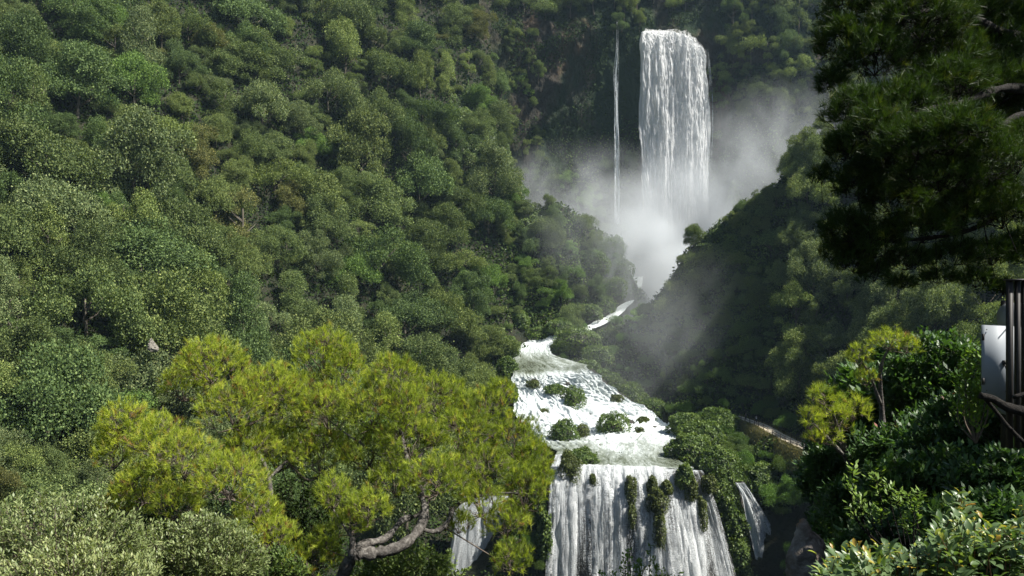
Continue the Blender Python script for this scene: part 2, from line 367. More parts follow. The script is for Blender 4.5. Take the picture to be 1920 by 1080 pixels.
def water_mat(name, holes=0.35, su=(1.1, .10), edge_fade=True, top=0.0, bottom=0.0, tone=(.66, .71, .73), trans=.35, dark=.38, amp_s=(.38, .36, .26)):
    """falling white water: opaque white strands with gaps between them"""
    m, nt, out = new_mat(name)
    uv = nt.nodes.new("ShaderNodeUVMap"); uv.uv_map = 'flow'
    def mp(a, b):
        n = nt.nodes.new("ShaderNodeMapping"); n.inputs['Scale'].default_value = (a, b, 1); nt.links.new(uv.outputs[0], n.inputs[0]); return n.outputs[0]
    s1 = noise(nt, mp(su[0], su[1]), 1, 5, .6, .6); s2 = noise(nt, mp(su[0] * 4, su[1] * 6), 1, 6, .7, .3); s3 = noise(nt, mp(6, 4.5), 1, 3, .7)
    fo = nt.nodes.new("ShaderNodeAttribute"); fo.attribute_name = 'foam'
    ed = nt.nodes.new("ShaderNodeAttribute"); ed.attribute_name = 'edge'
    v = math_n(nt, 'ADD', math_n(nt, 'MULTIPLY', s1, amp_s[0]), math_n(nt, 'ADD', math_n(nt, 'MULTIPLY', s2, amp_s[1]), math_n(nt, 'MULTIPLY', s3, amp_s[2])))
    c = ramp(nt, v, [(.36, tuple(x * dark for x in tone)), (.47, tuple(x * .78 for x in tone)), (.57, tuple(min(1, x * 1.12) for x in tone))])
    p = nt.nodes.new("ShaderNodeBsdfPrincipled"); p.inputs['Roughness'].default_value = .55; p.inputs['Specular IOR Level'].default_value = .3
    nt.links.new(c, p.inputs['Base Color'])
    b = nt.nodes.new("ShaderNodeBump"); b.inputs['Strength'].default_value = .7; b.inputs['Distance'].default_value = .6
    nt.links.new(v, b.inputs['Height']); nt.links.new(b.outputs[0], p.inputs['Normal'])
    t = nt.nodes.new("ShaderNodeBsdfTranslucent"); nt.links.new(c, t.inputs[0])
    mx = nt.nodes.new("ShaderNodeMixShader"); mx.inputs[0].default_value = trans
    nt.links.new(p.outputs[0], mx.inputs[1]); nt.links.new(t.outputs[0], mx.inputs[2])
    tr = nt.nodes.new("ShaderNodeBsdfTransparent")
    # opacity: noise + foam amount, thinning at the edges
    a = math_n(nt, 'ADD', v, math_n(nt, 'MULTIPLY', math_n(nt, 'SUBTRACT', fo.outputs['Fac'], .5), .35))
    if edge_fade:
        e = math_n(nt, 'MULTIPLY', math_n(nt, 'SUBTRACT', 1.0, math_n(nt, 'MULTIPLY', ed.outputs['Fac'], 14, True)), .28)
        a = math_n(nt, 'SUBTRACT', a, e)
    lo = .30 + holes * .5
    al = nt.nodes.new("ShaderNodeMapRange"); al.inputs[1].default_value = lo; al.inputs[2].default_value = lo + .11; nt.links.new(a, al.inputs[0])
    m2 = nt.nodes.new("ShaderNodeMixShader"); nt.links.new(al.outputs[0], m2.inputs[0]); nt.links.new(tr.outputs[0], m2.inputs[1]); nt.links.new(mx.outputs[0], m2.inputs[2])
    nt.links.new(m2.outputs[0], out.inputs[0])
    return m

def river_mat(name):
    """running water: grey green with white foam where 'foam' is high"""
    m, nt, out = new_mat(name)
    uv = nt.nodes.new("ShaderNodeUVMap"); uv.uv_map = 'flow'
    def mp(a, b):
        n = nt.nodes.new("ShaderNodeMapping"); n.inputs['Scale'].default_value = (a, b, 1); nt.links.new(uv.outputs[0], n.inputs[0]); return n.outputs[0]
    s1 = noise(nt, mp(.55, .16), 1, 6, .65, 1.2); s2 = noise(nt, mp(2.6, .9), 1, 6, .75, .8); s3 = noise(nt, mp(5, 4), 1, 3, .7)
    fo = nt.nodes.new("ShaderNodeAttribute"); fo.attribute_name = 'foam'
    v = math_n(nt, 'ADD', math_n(nt, 'MULTIPLY', s1, .42), math_n(nt, 'ADD', math_n(nt, 'MULTIPLY', s2, .36), math_n(nt, 'MULTIPLY', s3, .22)))
    w = math_n(nt, 'ADD', v, math_n(nt, 'MULTIPLY', math_n(nt, 'SUBTRACT', fo.outputs['Fac'], .5), .36))
    c = ramp(nt, w, [(.34, (.05, .055, .035)), (.43, (.12, .14, .10)), (.51, (.27, .30, .27)), (.59, (.46, .50, .49)), (.70, (.62, .66, .66))])
    r = ramp(nt, w, [(.35, .25), (.6, .6)])
    p = nt.nodes.new("ShaderNodeBsdfPrincipled"); nt.links.new(r, p.inputs['Roughness']); p.inputs['Specular IOR Level'].default_value = .4
    nt.links.new(c, p.inputs['Base Color'])
    b = nt.nodes.new("ShaderNodeBump"); b.inputs['Strength'].default_value = .9; b.inputs['Distance'].default_value = .5
    nt.links.new(v, b.inputs['Height']); nt.links.new(b.outputs[0], p.inputs['Normal'])
    nt.links.new(p.outputs[0], out.inputs[0]); return m

M_fall = water_mat('white falling water', .0, (.8, .05), tone=(.93, .96, .97), trans=.45, dark=.80)
M_veil = water_mat('thin falling water', .46, (1.8, .07), tone=(.8, .85, .88))
M_lower = water_mat('white curtain water', .20, (.9, .10), trans=.5, tone=(.84, .88, .90), dark=.40, amp_s=(.22, .33, .45))
M_jets = water_mat('white jets', .40, (1.1, .14), trans=.5, tone=(.88, .92, .93), dark=.7, amp_s=(.34, .34, .32))
M_river = river_mat('foaming river water')

WATER_S = []                       # samples of water in world space, for keeping trees clear
def strands(A, amp, fu, fv, seed, oct=4):
    nv, nu = A.shape[:2]; n = gnorm(A)
    w = np.linalg.norm(np.diff(A, axis=1), axis=2).sum(1).mean(); h = np.linalg.norm(np.diff(A[:, nu // 2], axis=0), axis=1).sum()
    U, Vv = np.meshgrid(np.linspace(0, w, nu), np.linspace(0, h, nv))
    d = fbm(np.stack([U * fu, Vv * fv, U * 0 + seed], -1), oct, seed)
    return A + n * (d * amp)[..., None], d

# cascades and pools between the two drops
rows = [
 [(985, 634, 250), (1015, 633, 249), (1048, 628, 247)],
 [(962, 652, 240), (1000, 653, 240), (1036, 648, 240)],
 [(958, 668, 232), (1000, 669, 231), (1042, 667, 231)],
 [(956, 688, 215), (1020, 686, 216), (1092, 682, 217)],
 [(956, 700, 206), (1030, 698, 207), (1108, 692, 208)],
 [(958, 722, 203), (1040, 716, 204), (1122, 706, 206)],
 [(960, 752, 200), (1060, 740, 201), (1165, 738, 202)],
 [(965, 785, 192), (1085, 772, 194), (1215, 770, 199)],
 [(995, 815, 181), (1120, 806, 186), (1262, 794, 194)],
 [(1035, 842, 164), (1145, 836, 168), (1266, 828, 172)],
 [(1042, 864, 152.5), (1150, 862, 153.5), (1262, 860, 154)],
 [(1040, 876, 147.3), (1150, 876, 147.3), (1310, 880, 145.5)]]
A = loft(rows, 260, 520)
prog = np.linspace(0, len(rows) - 1, 520)
foam_r = np.interp(prog, [0, 1.2, 2, 3, 3.8, 4.4, 5, 7.5, 8.3, 9, 10, 10.6, 11], [.95, .9, .62, .42, .40, .9, 1.1, 1.12, .95, .62, .38, .40, .8])
n = gnorm(A); nv, nu = A.shape[:2]
U, Vv = np.meshgrid(np.linspace(0, 34, nu), np.linspace(0, 110, nv))
steep = np.interp(prog, [0, 2, 4, 5, 8, 9, 11], [.4, .15, .12, 1, 1, .2, .1])[:, None]
d = fbm(np.stack([U * .16, Vv * .10, U * 0], -1), 5, 31) * 1.5 + (fbm(np.stack([U * .6, Vv * .2, U * 0], -1), 4, 41)) * .55
d = d + (fbm(np.stack([U * 1.6, Vv * .8, U * 0], -1), 3, 43)) * .40
ph = Vv * .16 + fbm(np.stack([U * .17, Vv * .09, U * 0 + 2], -1), 4, 19) * 4.2; fr_ = ph - np.floor(ph)
step = np.where(fr_ < .8, fr_ / .8, (1 - fr_) / .2)                      # ledges the water tumbles over
A = A + n * ((d + step * .55) * steep)[..., None]
eN = fbm(np.stack([U * 0, Vv * .22, U * 0 + 6], -1), 4, 23)
A[..., 0] += (np.linspace(-1, 1, nu)[None] ** 3) * eN * 1.6
foam = np.clip(foam_r[:, None] * .93 - .14 * (fr_ < .4) * np.clip(steep, 0, 1) +  fbm(np.stack([U * .10, Vv * .05, U * 0 + 4], -1), 3, 77) * .45, 0, 1.2)
WATER_S.append(A[::12, ::12].reshape(-1, 3))
sheet('river', A, M_river, foam)
tag(bpy.data.objects['river'], kind='structure')
B = loft([[(p[0][0] - 22, p[0][1] - 2, p[0][2] + .5)] + [(q[0], q[1], q[2]) for q in p] + [(p[-1][0] + 16, p[-1][1] - 2, p[-1][2] + .5)] for p in rows], 90, 160)
B[..., 2] -= 2.0
B += gnorm(B) * (fbm(B / 4, 4, 5) * .8)[..., None]
tag(sheet('river_bed', B, M_bed), kind='structure')

# upper river seen through the gap
A = loft([[(1176, 520, 292), (1206, 520, 292)], [(1172, 548, 281), (1200, 548, 281)], [(1156, 572, 271), (1184, 568, 271)], [(1132, 594, 261), (1160, 592, 261)], [(1100, 612, 254), (1120, 614, 254)], [(1050, 634, 248), (1060, 640, 247)]], 30, 120)
A, _ = strands(A, .8, .3, .2, 3)
WATER_S.append(A[10:90:8, ::10].reshape(-1, 3))
tag(sheet('upper_river', A, M_river, np.full(A.shape[:2], .95)), kind='structure')

# lower fall: rock face and the curtain over it
lrows = [
 [(1034, 874, 148), (1100, 874, 148), (1180, 877, 147), (1260, 880, 146), (1316, 882, 145.5)],
 [(1032, 884, 146), (1100, 882, 146), (1180, 885, 145.2), (1262, 888, 144.6), (1324, 892, 144.6)],
 [(1030, 910, 144.2), (1100, 904, 144.2), (1182, 908, 143.6), (1268, 916, 143.2), (1336, 920, 143.8)],
 [(1028, 960, 143), (1102, 955, 142.6), (1184, 960, 141.8), (1276, 966, 141.4), (1352, 966, 142.6)],
 [(1026, 1030, 142.2), (1104, 1030, 141.2), (1186, 1034, 140.4), (1286, 1040, 139.6), (1372, 1036, 141.4)],
 [(1024, 1120, 141.2), (1104, 1120, 140), (1188, 1125, 138.8), (1294, 1130, 137.8), (1392, 1120, 140)],
 [(1020, 1260, 140), (1104, 1260, 138.6), (1190, 1260, 137), (1300, 1260, 136), (1410, 1260, 138.4)]]
A = loft(lrows, 520, 420)
A[..., 1] += (fbm(np.stack([np.linspace(0, 9, 520)] * 3, -1), 4, 44) * 1.5)[None] * np.clip(np.linspace(-.3, 3, 420), 0, 1)[:, None]
nv, nu = A.shape[:2]; n = gnorm(A)
U, Vv = np.meshgrid(np.linspace(0, 36, nu), np.linspace(0, 42, nv))
pil = (np.abs(fbm(np.stack([U * .16, Vv * .012, U * 0], -1), 2, 12)) * 2.4 - .6)           # organ pipe buttresses
grow = np.clip(Vv / 10, 0.02, 1)
rockA = A - n * .5 + n * (pil * grow * .5)[..., None] + n * (fbm(np.stack([U * .5, Vv * .2, U * 0], -1), 4, 2) * .5)[..., None]
w = fbm(np.stack([U * 1.3 + fbm(np.stack([U * .2, Vv * .12, U * 0], -1), 3, 88) * 1.2, Vv * .16, U * 0], -1), 4, 8)
wat = A + n * (pil * grow * .5)[..., None] + n * ((w * .13 + .30) * np.clip(Vv / 4, .1, 1))[..., None] + n * (fbm(np.stack([U * 2.2, Vv * .35, U * 0], -1), 3, 9) * .07 * np.clip(Vv / 3, .05, 1))[..., None]
fo = .66 + fbm(np.stack([U * .30 + .02 * Vv, Vv * .02, U * 0], -1), 3, 91) * 1.25 + .5 * np.clip(1 - Vv / 7, 0, 1)
lf = empty('lower_waterfall', tuple(PX(1200, 1100, 139)))
tag(lf, 'wide white waterfall curtain spilling over mossy rock at bottom centre', 'waterfall')
off = np.array(lf.location)
sheet('curtain', wat - off, M_lower, fo, parent=lf)
jet = wat + n * ((.45 + np.abs(fbm(np.stack([U * .4, Vv * .10, U * 0 + 5], -1), 3, 55)) * .9) * np.clip(Vv / 5, .05, 1))[..., None]
sheet('jets', jet - off, M_jets, .50 + fbm(np.stack([U * .30 + .02 * Vv, Vv * .02, U * 0], -1), 3, 91) * 1.5 + .3 * np.clip(1 - Vv / 5, 0, 1), parent=lf)
tag(sheet('rock_face', rockA, M_bed), 'dark wet rock face behind the wide lower waterfall', 'rock face')
WATER_S.append(wat[::16, ::16].reshape(-1, 3))

def small_fall(name, label, rws, nu, nv, amp=.6, mat=None, fo=.55, seed=1, grp=None, rock=True):
    A = loft(rws, nu, nv); A2, d = strands(A, amp, 1.2, .08, seed); o0 = A2.mean((0, 1))
    e = empty(name, tuple(o0)); tag(e, label, 'waterfall', grp)
    f = np.full(A.shape[:2], fo) + fbm(np.stack(np.meshgrid(np.linspace(0, 6, nu), np.linspace(0, 3, nv)) + [np.zeros((nv, nu))], -1), 3, seed) * .4
    sheet('water_veil', A2 - o0, mat or M_veil, f, parent=e)
    if rock:
        R = A.copy(); R[..., 1] += 1.0; R += gnorm(R) * (fbm(R / 2.5, 4, seed) * .7)[..., None]
        sheet('wet_rock', R - o0, M_bed, parent=e)
    WATER_S.append(A2[::10, ::6].reshape(-1, 3))
small_fall('side_waterfall', 'narrow white side waterfall sliding down right of the leafy bank', [[(1378, 905, 146), (1396, 905, 146)], [(1390, 930, 145), (1412, 928, 145)], [(1398, 970, 144), (1436, 965, 144)], [(1410, 1020, 143), (1458, 1010, 143)], [(1420, 1080, 142), (1478, 1070, 142)], [(1430, 1200, 141), (1500, 1200, 141)]], 60, 160, .7, M_lower, .62, 5)
small_fall('side_waterfall', 'white side waterfall partly hidden behind the right edge of the big pine', [[(868, 930, 150), (955, 930, 150)], [(850, 960, 149), (952, 962, 149)], [(845, 1010, 148), (950, 1012, 148)], [(835, 1080, 147), (945, 1080, 147)], [(830, 1200, 146), (945, 1200, 146)]], 60, 140, .7, M_lower, .8, 6)
small_fall('side_waterfall', 'thin white cascade down the left end of the upper pool', [[(1042, 852, 154), (1058, 852, 154)], [(1034, 872, 149), (1052, 868, 149)], [(1030, 895, 147), (1046, 890, 147)], [(1036, 930, 145.5), (1050, 926, 145.5)], [(1030, 960, 145), (1046, 960, 145)]], 30, 90, .4, M_lower, .8, 7, rock=False)

# main fall
mrows = [
 [(1208, 58, 341), (1235, 57, 341), (1262, 59, 341), (1288, 68, 340.5), (1306, 80, 340)],
 [(1203, 62, 337.5), (1233, 61, 337.3), (1264, 63, 337), (1292, 72, 336.5), (1312, 86, 337)],
 [(1200, 74, 335.6), (1232, 72, 335), (1266, 74, 334.6), (1296, 84, 334.4), (1319, 102, 335.6)],
 [(1198, 110, 334.6), (1232, 108, 333.8), (1268, 110, 333.2), (1300, 116, 333), (1326, 132, 334.6)],
 [(1198, 190, 333.6), (1233, 190, 332.6), (1268, 190, 332), (1302, 195, 331.8), (1330, 200, 333.6)],
 [(1201, 290, 332.8), (1235, 290, 331.6), (1268, 290, 331), (1300, 295, 330.8), (1329, 300, 332.6)],
 [(1204, 400, 332), (1236, 400, 330.8), (1268, 400, 330), (1300, 405, 329.8), (1328, 410, 331.8)],
 [(1198, 520, 331), (1236, 520, 330), (1268, 520, 329), (1302, 520, 329), (1332, 520, 331)],
 [(1190, 600, 330), (1236, 600, 329), (1268, 600, 328), (1302, 600, 328), (1342, 600, 330)]]
A = loft(mrows, 360, 700); nv, nu = A.shape[:2]; n = gnorm(A)
U, Vv = np.meshgrid(np.linspace(0, 31, nu), np.linspace(0, 135, nv)); gr = np.clip(Vv / 25, .06, 1)
def comet(fu, fv, seed):      # plunging clots: streaks with sharp heads
    return 1 - np.abs(fbm(np.stack([U * fu, Vv * fv, U * 0], -1), 4, seed)) * 2.2
d1 = fbm(np.stack([U * .22, Vv * .018, U * 0], -1), 3, 4) * 2.6 + fbm(np.stack([U * .7, Vv * .12, U * 0], -1), 4, 6) * 1.0 + comet(.8, .16, 8) * .6
wob = np.linspace(-1, 1, nu)[None] ** 3 * fbm(np.stack([U * 0, Vv * .08, U * 0 + 9], -1), 5, 33) * 1.2; A[..., 0] += wob
mf = empty('main_waterfall', tuple(PX(1265, 400, 332))); off = np.array(mf.location)
tag(mf, 'tall broad white waterfall plunging from the cliff brink into mist', 'waterfall')
sheet('main_curtain', A + n * (d1 * gr)[..., None] - off, M_fall, np.full((nv, nu), 1.4) - .25 * Vv / 135 + .3 * fbm(np.stack([U * .3, Vv * .02, U * 0], -1), 2, 15), parent=mf)
M_burst = water_mat('bursting water', .42, (.9, .16), tone=(.95, .97, .98), dark=.7)
d2 = d1 + 1.4 + comet(.6, .10, 28) * 1.1
sheet('spray_strands', A + n * (d2 * gr)[..., None] - off, M_burst, np.full((nv, nu), .52), parent=mf)
WATER_S.append(A[:420:30, ::30].reshape(-1, 3))
small_fall('thin_waterfall', 'thin thread waterfall on dark cliff left of the main waterfall', [[(1156, 38, 334), (1160, 38, 334)], [(1155, 90, 333), (1160, 90, 333)], [(1150, 140, 333), (1160, 138, 333)], [(1152, 200, 332.5), (1159, 200, 332.5)], [(1151, 270, 332), (1161, 270, 332)], [(1152, 420, 331), (1164, 420, 331)]], 24, 300, .6, M_veil, .75, 11, rock=False)
small_fall('thin_waterfall', 'faint veil of water hugging the right edge of the main waterfall', [[(1320, 92, 336), (1328, 92, 336)], [(1324, 130, 335), (1334, 130, 335)], [(1326, 180, 334.5), (1337, 180, 334.5)], [(1326, 240, 334), (1338, 240, 334)], [(1324, 330, 333.5), (1336, 330, 333.5)]], 24, 200, .6, M_veil, .55, 12, rock=False)
small_fall('thin_waterfall', 'faint trickle on shaded cliff beside the dark overhanging pine', [[(1521, 45, 326), (1526, 45, 326)], [(1521, 90, 325.5), (1528, 90, 325.5)], [(1520, 160, 325), (1529, 160, 325)]], 14, 80, .4, M_veil, .3, 13, rock=False)

# cliff amphitheatre behind the falls
crow = []
for py, dd in ((-60, 14), (20, 6), (60, 2.5), (110, 3.5), (200, 5), (320, 3), (460, 1), (620, -3)):
    crow.append([(900, py, 322 + dd), (980, py, 333 + dd), (1090, py, 337 + dd), (1200, py, 336 + dd), (1330, py + 10, 336 + dd), (1400, py + 25, 333 + dd), (1470, py + 40, 330 + dd), (1545, py + 95, 326 + dd)])
A = loft(crow, 420, 260)
A += gnorm(A) * (fbm(A / 16, 4, 51) * 4.5 + fbm(A / np.array([3, 3, 6]), 4, 52) * 1.3)[..., None] * 1.0
tt = to_px(A.reshape(-1, 3)).reshape(*A.shape[:2], 2)
near_fall = np.exp(-((tt[..., 0] - 1262) / 75) ** 2); A[..., 1] += near_fall * 3.5
CLIFF = A
tag(sheet('cliff', A, M_cliff), kind='structure')
print('water', time.time() - T0)

# ------------------------------------------------------------------ foliage builders
def ball(n): return nrm(rng.normal(size=(n, 3)))
def crown_mb(lobes, count, L, W, seed, zmin=-.55, up=.35, gap=.42, ns=2.9):
    """leaf clumps through the crown's volume; lobes (n,4): centre, radius"""
    mb = MB(); lobes = np.asarray(lobes); a = lobes[:, 3] ** 2; k = rng.choice(len(lobes), count * 2, p=a / a.sum())
    d = ball(count * 2); ok = d[:, 2] > zmin + .3 * rng.random(count * 2); k = k[ok]; d = d[ok]
    r = lobes[k, 3] * (1 - .42 * rng.random(len(k)) ** 1.6)
    P = lobes[k, :3] + d * r[:, None] * np.array([1, 1, .85])
    R = lobes[:, 3].mean()
    nz = vnoise(P * ns * .45 / R + 50, seed) * .5 + vnoise(P * ns * 1.1 / R + 9, seed + 3) * .5
    P += d * ((nz - .45) * 1.05 * lobes[k, 3])[:, None] + rng.normal(size=P.shape) * .022 * (zmin > -9)
    far_ = rng.random(len(P)) < .10; P += d * (far_ * rng.random(len(P)) * .10)[:, None]
    ok = nz > gap * (.55 + .45 * rng.random(len(P))); P = P[ok][:count]; d = d[ok][:count]; nz = nz[ok][:count]
    n = len(P)
    D = nrm(d * .7 + ball(n) * .9 + np.array([0, 0, up])); Nn = nrm(d * .8 + ball(n) * .7 + np.array([0, 0, .5]))
    s = .7 + .6 * rng.random(n)
    mb.leaves(P, D, Nn, L * s, W * s, np.clip(rng.normal(.5, .19, n), 0, 1))
    return mb
def tree_lobes(kind, seed):
    r = np.random.default_rng(seed); L = []
    if kind == 'round':
        L.append((0, 0, .90, .46)); ex = r.uniform(.75, 1.2); tz = r.uniform(-.25, .25)
        for i in range(30):
            a = r.random() * 2 * PI; e = r.uniform(-.85, 1.5); rr = r.uniform(.40, .92) * (ex if math.cos(a) > 0 else 1.0); q = r.uniform(.11, .33)
            L.append((math.cos(a) * math.cos(e) * rr, math.sin(a) * math.cos(e) * rr, .92 + math.sin(e) * rr * .95, q))
    elif kind == 'tall':
        for i in range(20):
            h = i / 19; a = r.random() * 2 * PI; w = .42 * math.sin(PI * min(1, .18 + h * .82)) + .08
            L.append((math.cos(a) * w * .7, math.sin(a) * w * .7, .15 + h * 1.75, r.uniform(.18, .34)))
    elif kind == 'wide':
        for i in range(26):
            a = r.random() * 2 * PI; w = math.sqrt(r.random()) * .95
            L.append((math.cos(a) * w, math.sin(a) * w, .55 + .65 * (1 - w * w) + r.uniform(-.25, .1), r.uniform(.18, .33)))
    elif kind == 'ragged':
        for i in range(14):
            a = r.random() * 2 * PI; w = r.random() * .75
            L.append((math.cos(a) * w, math.sin(a) * w, r.uniform(.45, 1.75) - w * .3, r.uniform(.14, .3)))
    elif kind == 'bush':
        for i in range(16):
            a = r.random() * 2 * PI; w = math.sqrt(r.random()) * .75
            L.append((math.cos(a) * w, math.sin(a) * w, (.38 + .45 * (1 - w) + r.uniform(-.25, .18)), r.uniform(.20, .42)))
    return np.array(L)
def trunk_mb(kind, seed, h=1.0):
    r = np.random.default_rng(seed); mb = MB(); lean = r.normal(size=2) * .06
    top = {'round': 1.1, 'tall': 1.6, 'wide': .95, 'ragged': 1.3, 'bush': .3}[kind]
    z = np.linspace(-.35, top, 6); pts = np.stack([lean[0] * z + .02 * np.sin(z * 5), lean[1] * z, z], 1)
    mb.tube(pts, np.linspace(.055, .018, 6), 6)
    for i in range(5):
        a = r.random() * 2 * PI; z0 = top * r.uniform(.4, .8); b = np.array([lean[0] * z0, lean[1] * z0, z0]); e = b + np.array([math.cos(a) * .42, math.sin(a) * .42, .28])
        mb.tube([b, (b + e) / 2 + [0, 0, -.03], e], [.024, .016, .007], 5)
    return mb
PROTO = {}
for kind, nvar, cnt, L_, W_ in (('round', 8, 26000, .038, .026), ('tall', 4, 16000, .038, .026), ('wide', 5, 25000, .038, .026), ('ragged', 5, 13000, .042, .026), ('bush', 5, 10000, .048, .034)):
    for v in range(nvar):
        sd = hash(kind) % 1000 if False else {'round': 100, 'tall': 200, 'wide': 300, 'ragged': 400, 'bush': 500}[kind] + v
        crown = crown_mb(tree_lobes(kind, sd), cnt, L_, W_, sd, gap=.47).data('crown', M_forest)
        trunk = trunk_mb(kind, sd).data('trunk', M_trunk)
        PROTO.setdefault(kind, []).append((crown, trunk))
print('protos', time.time() - T0)
def plant(name, kind, var, loc, s, rz, color, label, cat, group=None, mat=None, sz=1.0):
    c, t = PROTO[kind][var % len(PROTO[kind])]
    e = empty(name, tuple(loc), rz); f_ = 1 + .18 * math.sin(loc[0] * 3.1 + loc[1]); e.scale = (s * f_, s / f_, s * sz); tag(e, label, cat, group)
    a = obj('crown', c, e); a.color = (*color, 1)
    if mat:
        a.material_slots[0].link = 'OBJECT'; a.material_slots[0].material = mat
    obj('trunk' if kind != 'bush' else 'stem', t, e)
    return e

# ------------------------------------------------------------------ forest on the slopes
WS = np.concatenate(WATER_S); WP = to_px(WS); WD = WS[:, 1]
keep_px = []        # further places that must stay in sight: (px, py, D)
for q in [(1375, 775, 186), (1397, 785, 182), (1420, 795, 176), (1450, 805, 168), (1480, 822, 158), (1510, 838, 150), (1535, 848, 146), (1420, 805, 172), (1460, 835, 155), (1500, 850, 148)]: keep_px.append(q)
KP = np.array(keep_px)
def clear_of(loc, r, h, slack=.9):
    """does a crown of radius r centred h above loc leave water and path in sight"""
    D = loc[1]; c = to_px(np.array([loc[0], D, loc[2] + h]))[0]; rp = r / D * F * slack
    d = np.hypot(WP[:, 0] - c[0], WP[:, 1] - c[1])
    if np.any((d < rp) & (WD > D - 6)): return False
    if np.any(np.hypot(WS[:, 0] - loc[0], WS[:, 1] - loc[1]) < r * .6): return False
    d = np.hypot(KP[:, 0] - c[0], KP[:, 1] - c[1]); return not np.any((d < rp + 6) & (KP[:, 2] > D - 6))
def visible(loc, h):
    D = loc[1]; t = np.linspace(.08, .985, 90); x = loc[0] * t; y = D * t; z = (loc[2] + h) * t
    return not np.any(ground(x, y) > z)
PLACED = []
def region_of(px, py):
    if px > 1500: return 'right'
    if px > 1340 and py < 300: return 'cliffright'
    return 'left'
cols = {'deep': (.80, .94, .76), 'olive': (1.14, 1.14, .85), 'mid': (1.0, 1.05, .85), 'fresh': (1.0, 1.28, .72), 'pale': (1.45, 1.45, 1.05), 'grey': (1.2, 1.2, 1.2), 'brown': (1.22, 1.0, .80)}
words_c = {'deep': 'deep green', 'olive': 'olive green', 'mid': 'mid green', 'fresh': 'fresh bright green', 'pale': 'pale green', 'grey': 'greyish green', 'brown': 'brownish green'}
words_k = {'round': 'round crowned tree', 'tall': 'tall narrow tree', 'wide': 'broad spreading tree', 'ragged': 'open ragged tree', 'bush': 'leafy bush'}
ONES = 'zero one two three four five six seven eight nine ten eleven twelve thirteen fourteen fifteen sixteen seventeen eighteen nineteen'.split()
TENS = 'x x twenty thirty forty fifty sixty seventy eighty ninety'.split()
def say(n):
    n = int(min(99, max(0, n)))
    return ONES[n] if n < 20 else TENS[n // 10] + ('-' + ONES[n % 10] if n % 10 else '')
def where(px, py, place):
    return '%s, %s percent across, %s down' % (place, say(round(px / 19.2)), say(round(py / 10.8)))
used = set()
def add_tree(kind, loc, s, place, group, col=None, name=None):
    c = to_px(np.array([loc[0], loc[1], loc[2] + s * (1.0 if kind != 'bush' else .35)]))[0]
    if col is None: col = rng.choice(list(cols), p=[.22, .2, .28, .05, .1, .12, .03])
    base = np.array(cols[col]) * rng.uniform(.82, 1.2)
    lab = '%s %s %s' % (words_c[col], words_k[kind], where(c[0], c[1], place))
    if lab in used: return None
    used.add(lab)
    nm = name or {'round': 'oak_tree', 'tall': 'poplar_tree', 'wide': 'ash_tree', 'ragged': 'elm_tree', 'bush': 'bush'}[kind]
    return plant(nm, kind, int(rng.integers(99)), loc, s, rng.random() * 6.28, base, lab, 'tree' if kind != 'bush' else 'bush', group, sz=rng.uniform(.9, 1.4))
def scatter(region, n_try, spacing, smin, smax, kinds, pk, place, group, seed, cap=999, cols_p=None, hill=None):
    r = np.random.default_rng(seed); cnt = 0
    cand = []
    for _ in range(n_try):
        px = r.uniform(region[0], region[2]); py = r.uniform(region[1], region[3])
        p = cast(px, py, 60)
        if p is not None: cand.append(p)
    for p in cand:
        if cnt >= cap: break
        if hill and not hill(p): continue
        s = r.uniform(smin, smax) * min(1.0, .55 + .45 * (p[1] - 80) / 70); k = r.choice(kinds, p=pk)
        if any((p[0] - q[0]) ** 2 + (p[1] - q[1]) ** 2 + .8 * (p[2] - q[2]) ** 2 < (spacing * (s + q[3])) ** 2 for q in PLACED): continue
        h = s * (.8 if k != 'bush' else .4)
        if not clear_of(p, s * .8, h): continue
        if not visible(p, h * 1.3): continue
        if add_tree(k, p - np.array([0, 0, .38 * s if k != 'bush' else .12 * s]), s, place, group, col=(r.choice(list(cols_p), p=list(cols_p.values())) if cols_p else None)):
            PLACED.append((*p, s)); cnt += 1
    return cnt
lefthill = lambda p: p[1] > 75
LH = (-60, -60, 960, 1040); KL = ['round', 'tall', 'wide', 'ragged']
c1 = scatter(LH, 1500, .60, 9.5, 12.5, KL, [.6, 0, .4, 0], 'on the hillside', 'trees of the hillside forest', 1, 60, hill=lefthill)
c1 += scatter(LH, 3000, .52, 6.2, 9.0, KL, [.45, .15, .25, .15], 'on the hillside', 'trees of the hillside forest', 9, 120, hill=lefthill)
c1 += scatter(LH, 4000, .50, 4.2, 6.0, KL, [.4, .25, .1, .25], 'on the hillside', 'trees of the hillside forest', 10, 100, hill=lefthill)
c8 = scatter(LH, 4000, .50, 2.6, 4.0, ['bush'], [1], 'on the hillside', 'bushes of the hillside forest', 11, 110, hill=lefthill)
print('left', c1, c8, time.time() - T0)
c2 = scatter((940, -60, 1620, 60), 500, .5, 5.0, 8.0, ['round', 'tall', 'ragged'], [.5, .2, .3], 'on the cliff top', 'trees along the cliff top', 2, 30, {'deep': .5, 'mid': .3, 'olive': .2})
c3 = scatter((1335, 0, 1620, 280), 900, .48, 3.6, 7.0, ['round', 'ragged', 'bush'], [.5, .3, .2], 'beside the tall waterfall', 'trees beside the tall waterfall', 3, 46, {'mid': .3, 'pale': .3, 'olive': .2, 'grey': .2})
c4 = scatter((940, 320, 1200, 640), 900, .5, 3.0, 5.5, ['bush', 'round', 'ragged'], [.4, .4, .2], 'on the misty mound', 'bushes on the mound before the tall waterfall', 4, 60, {'mid': .5, 'deep': .3, 'fresh': .2}, hill=lambda p: p[1] > 225)
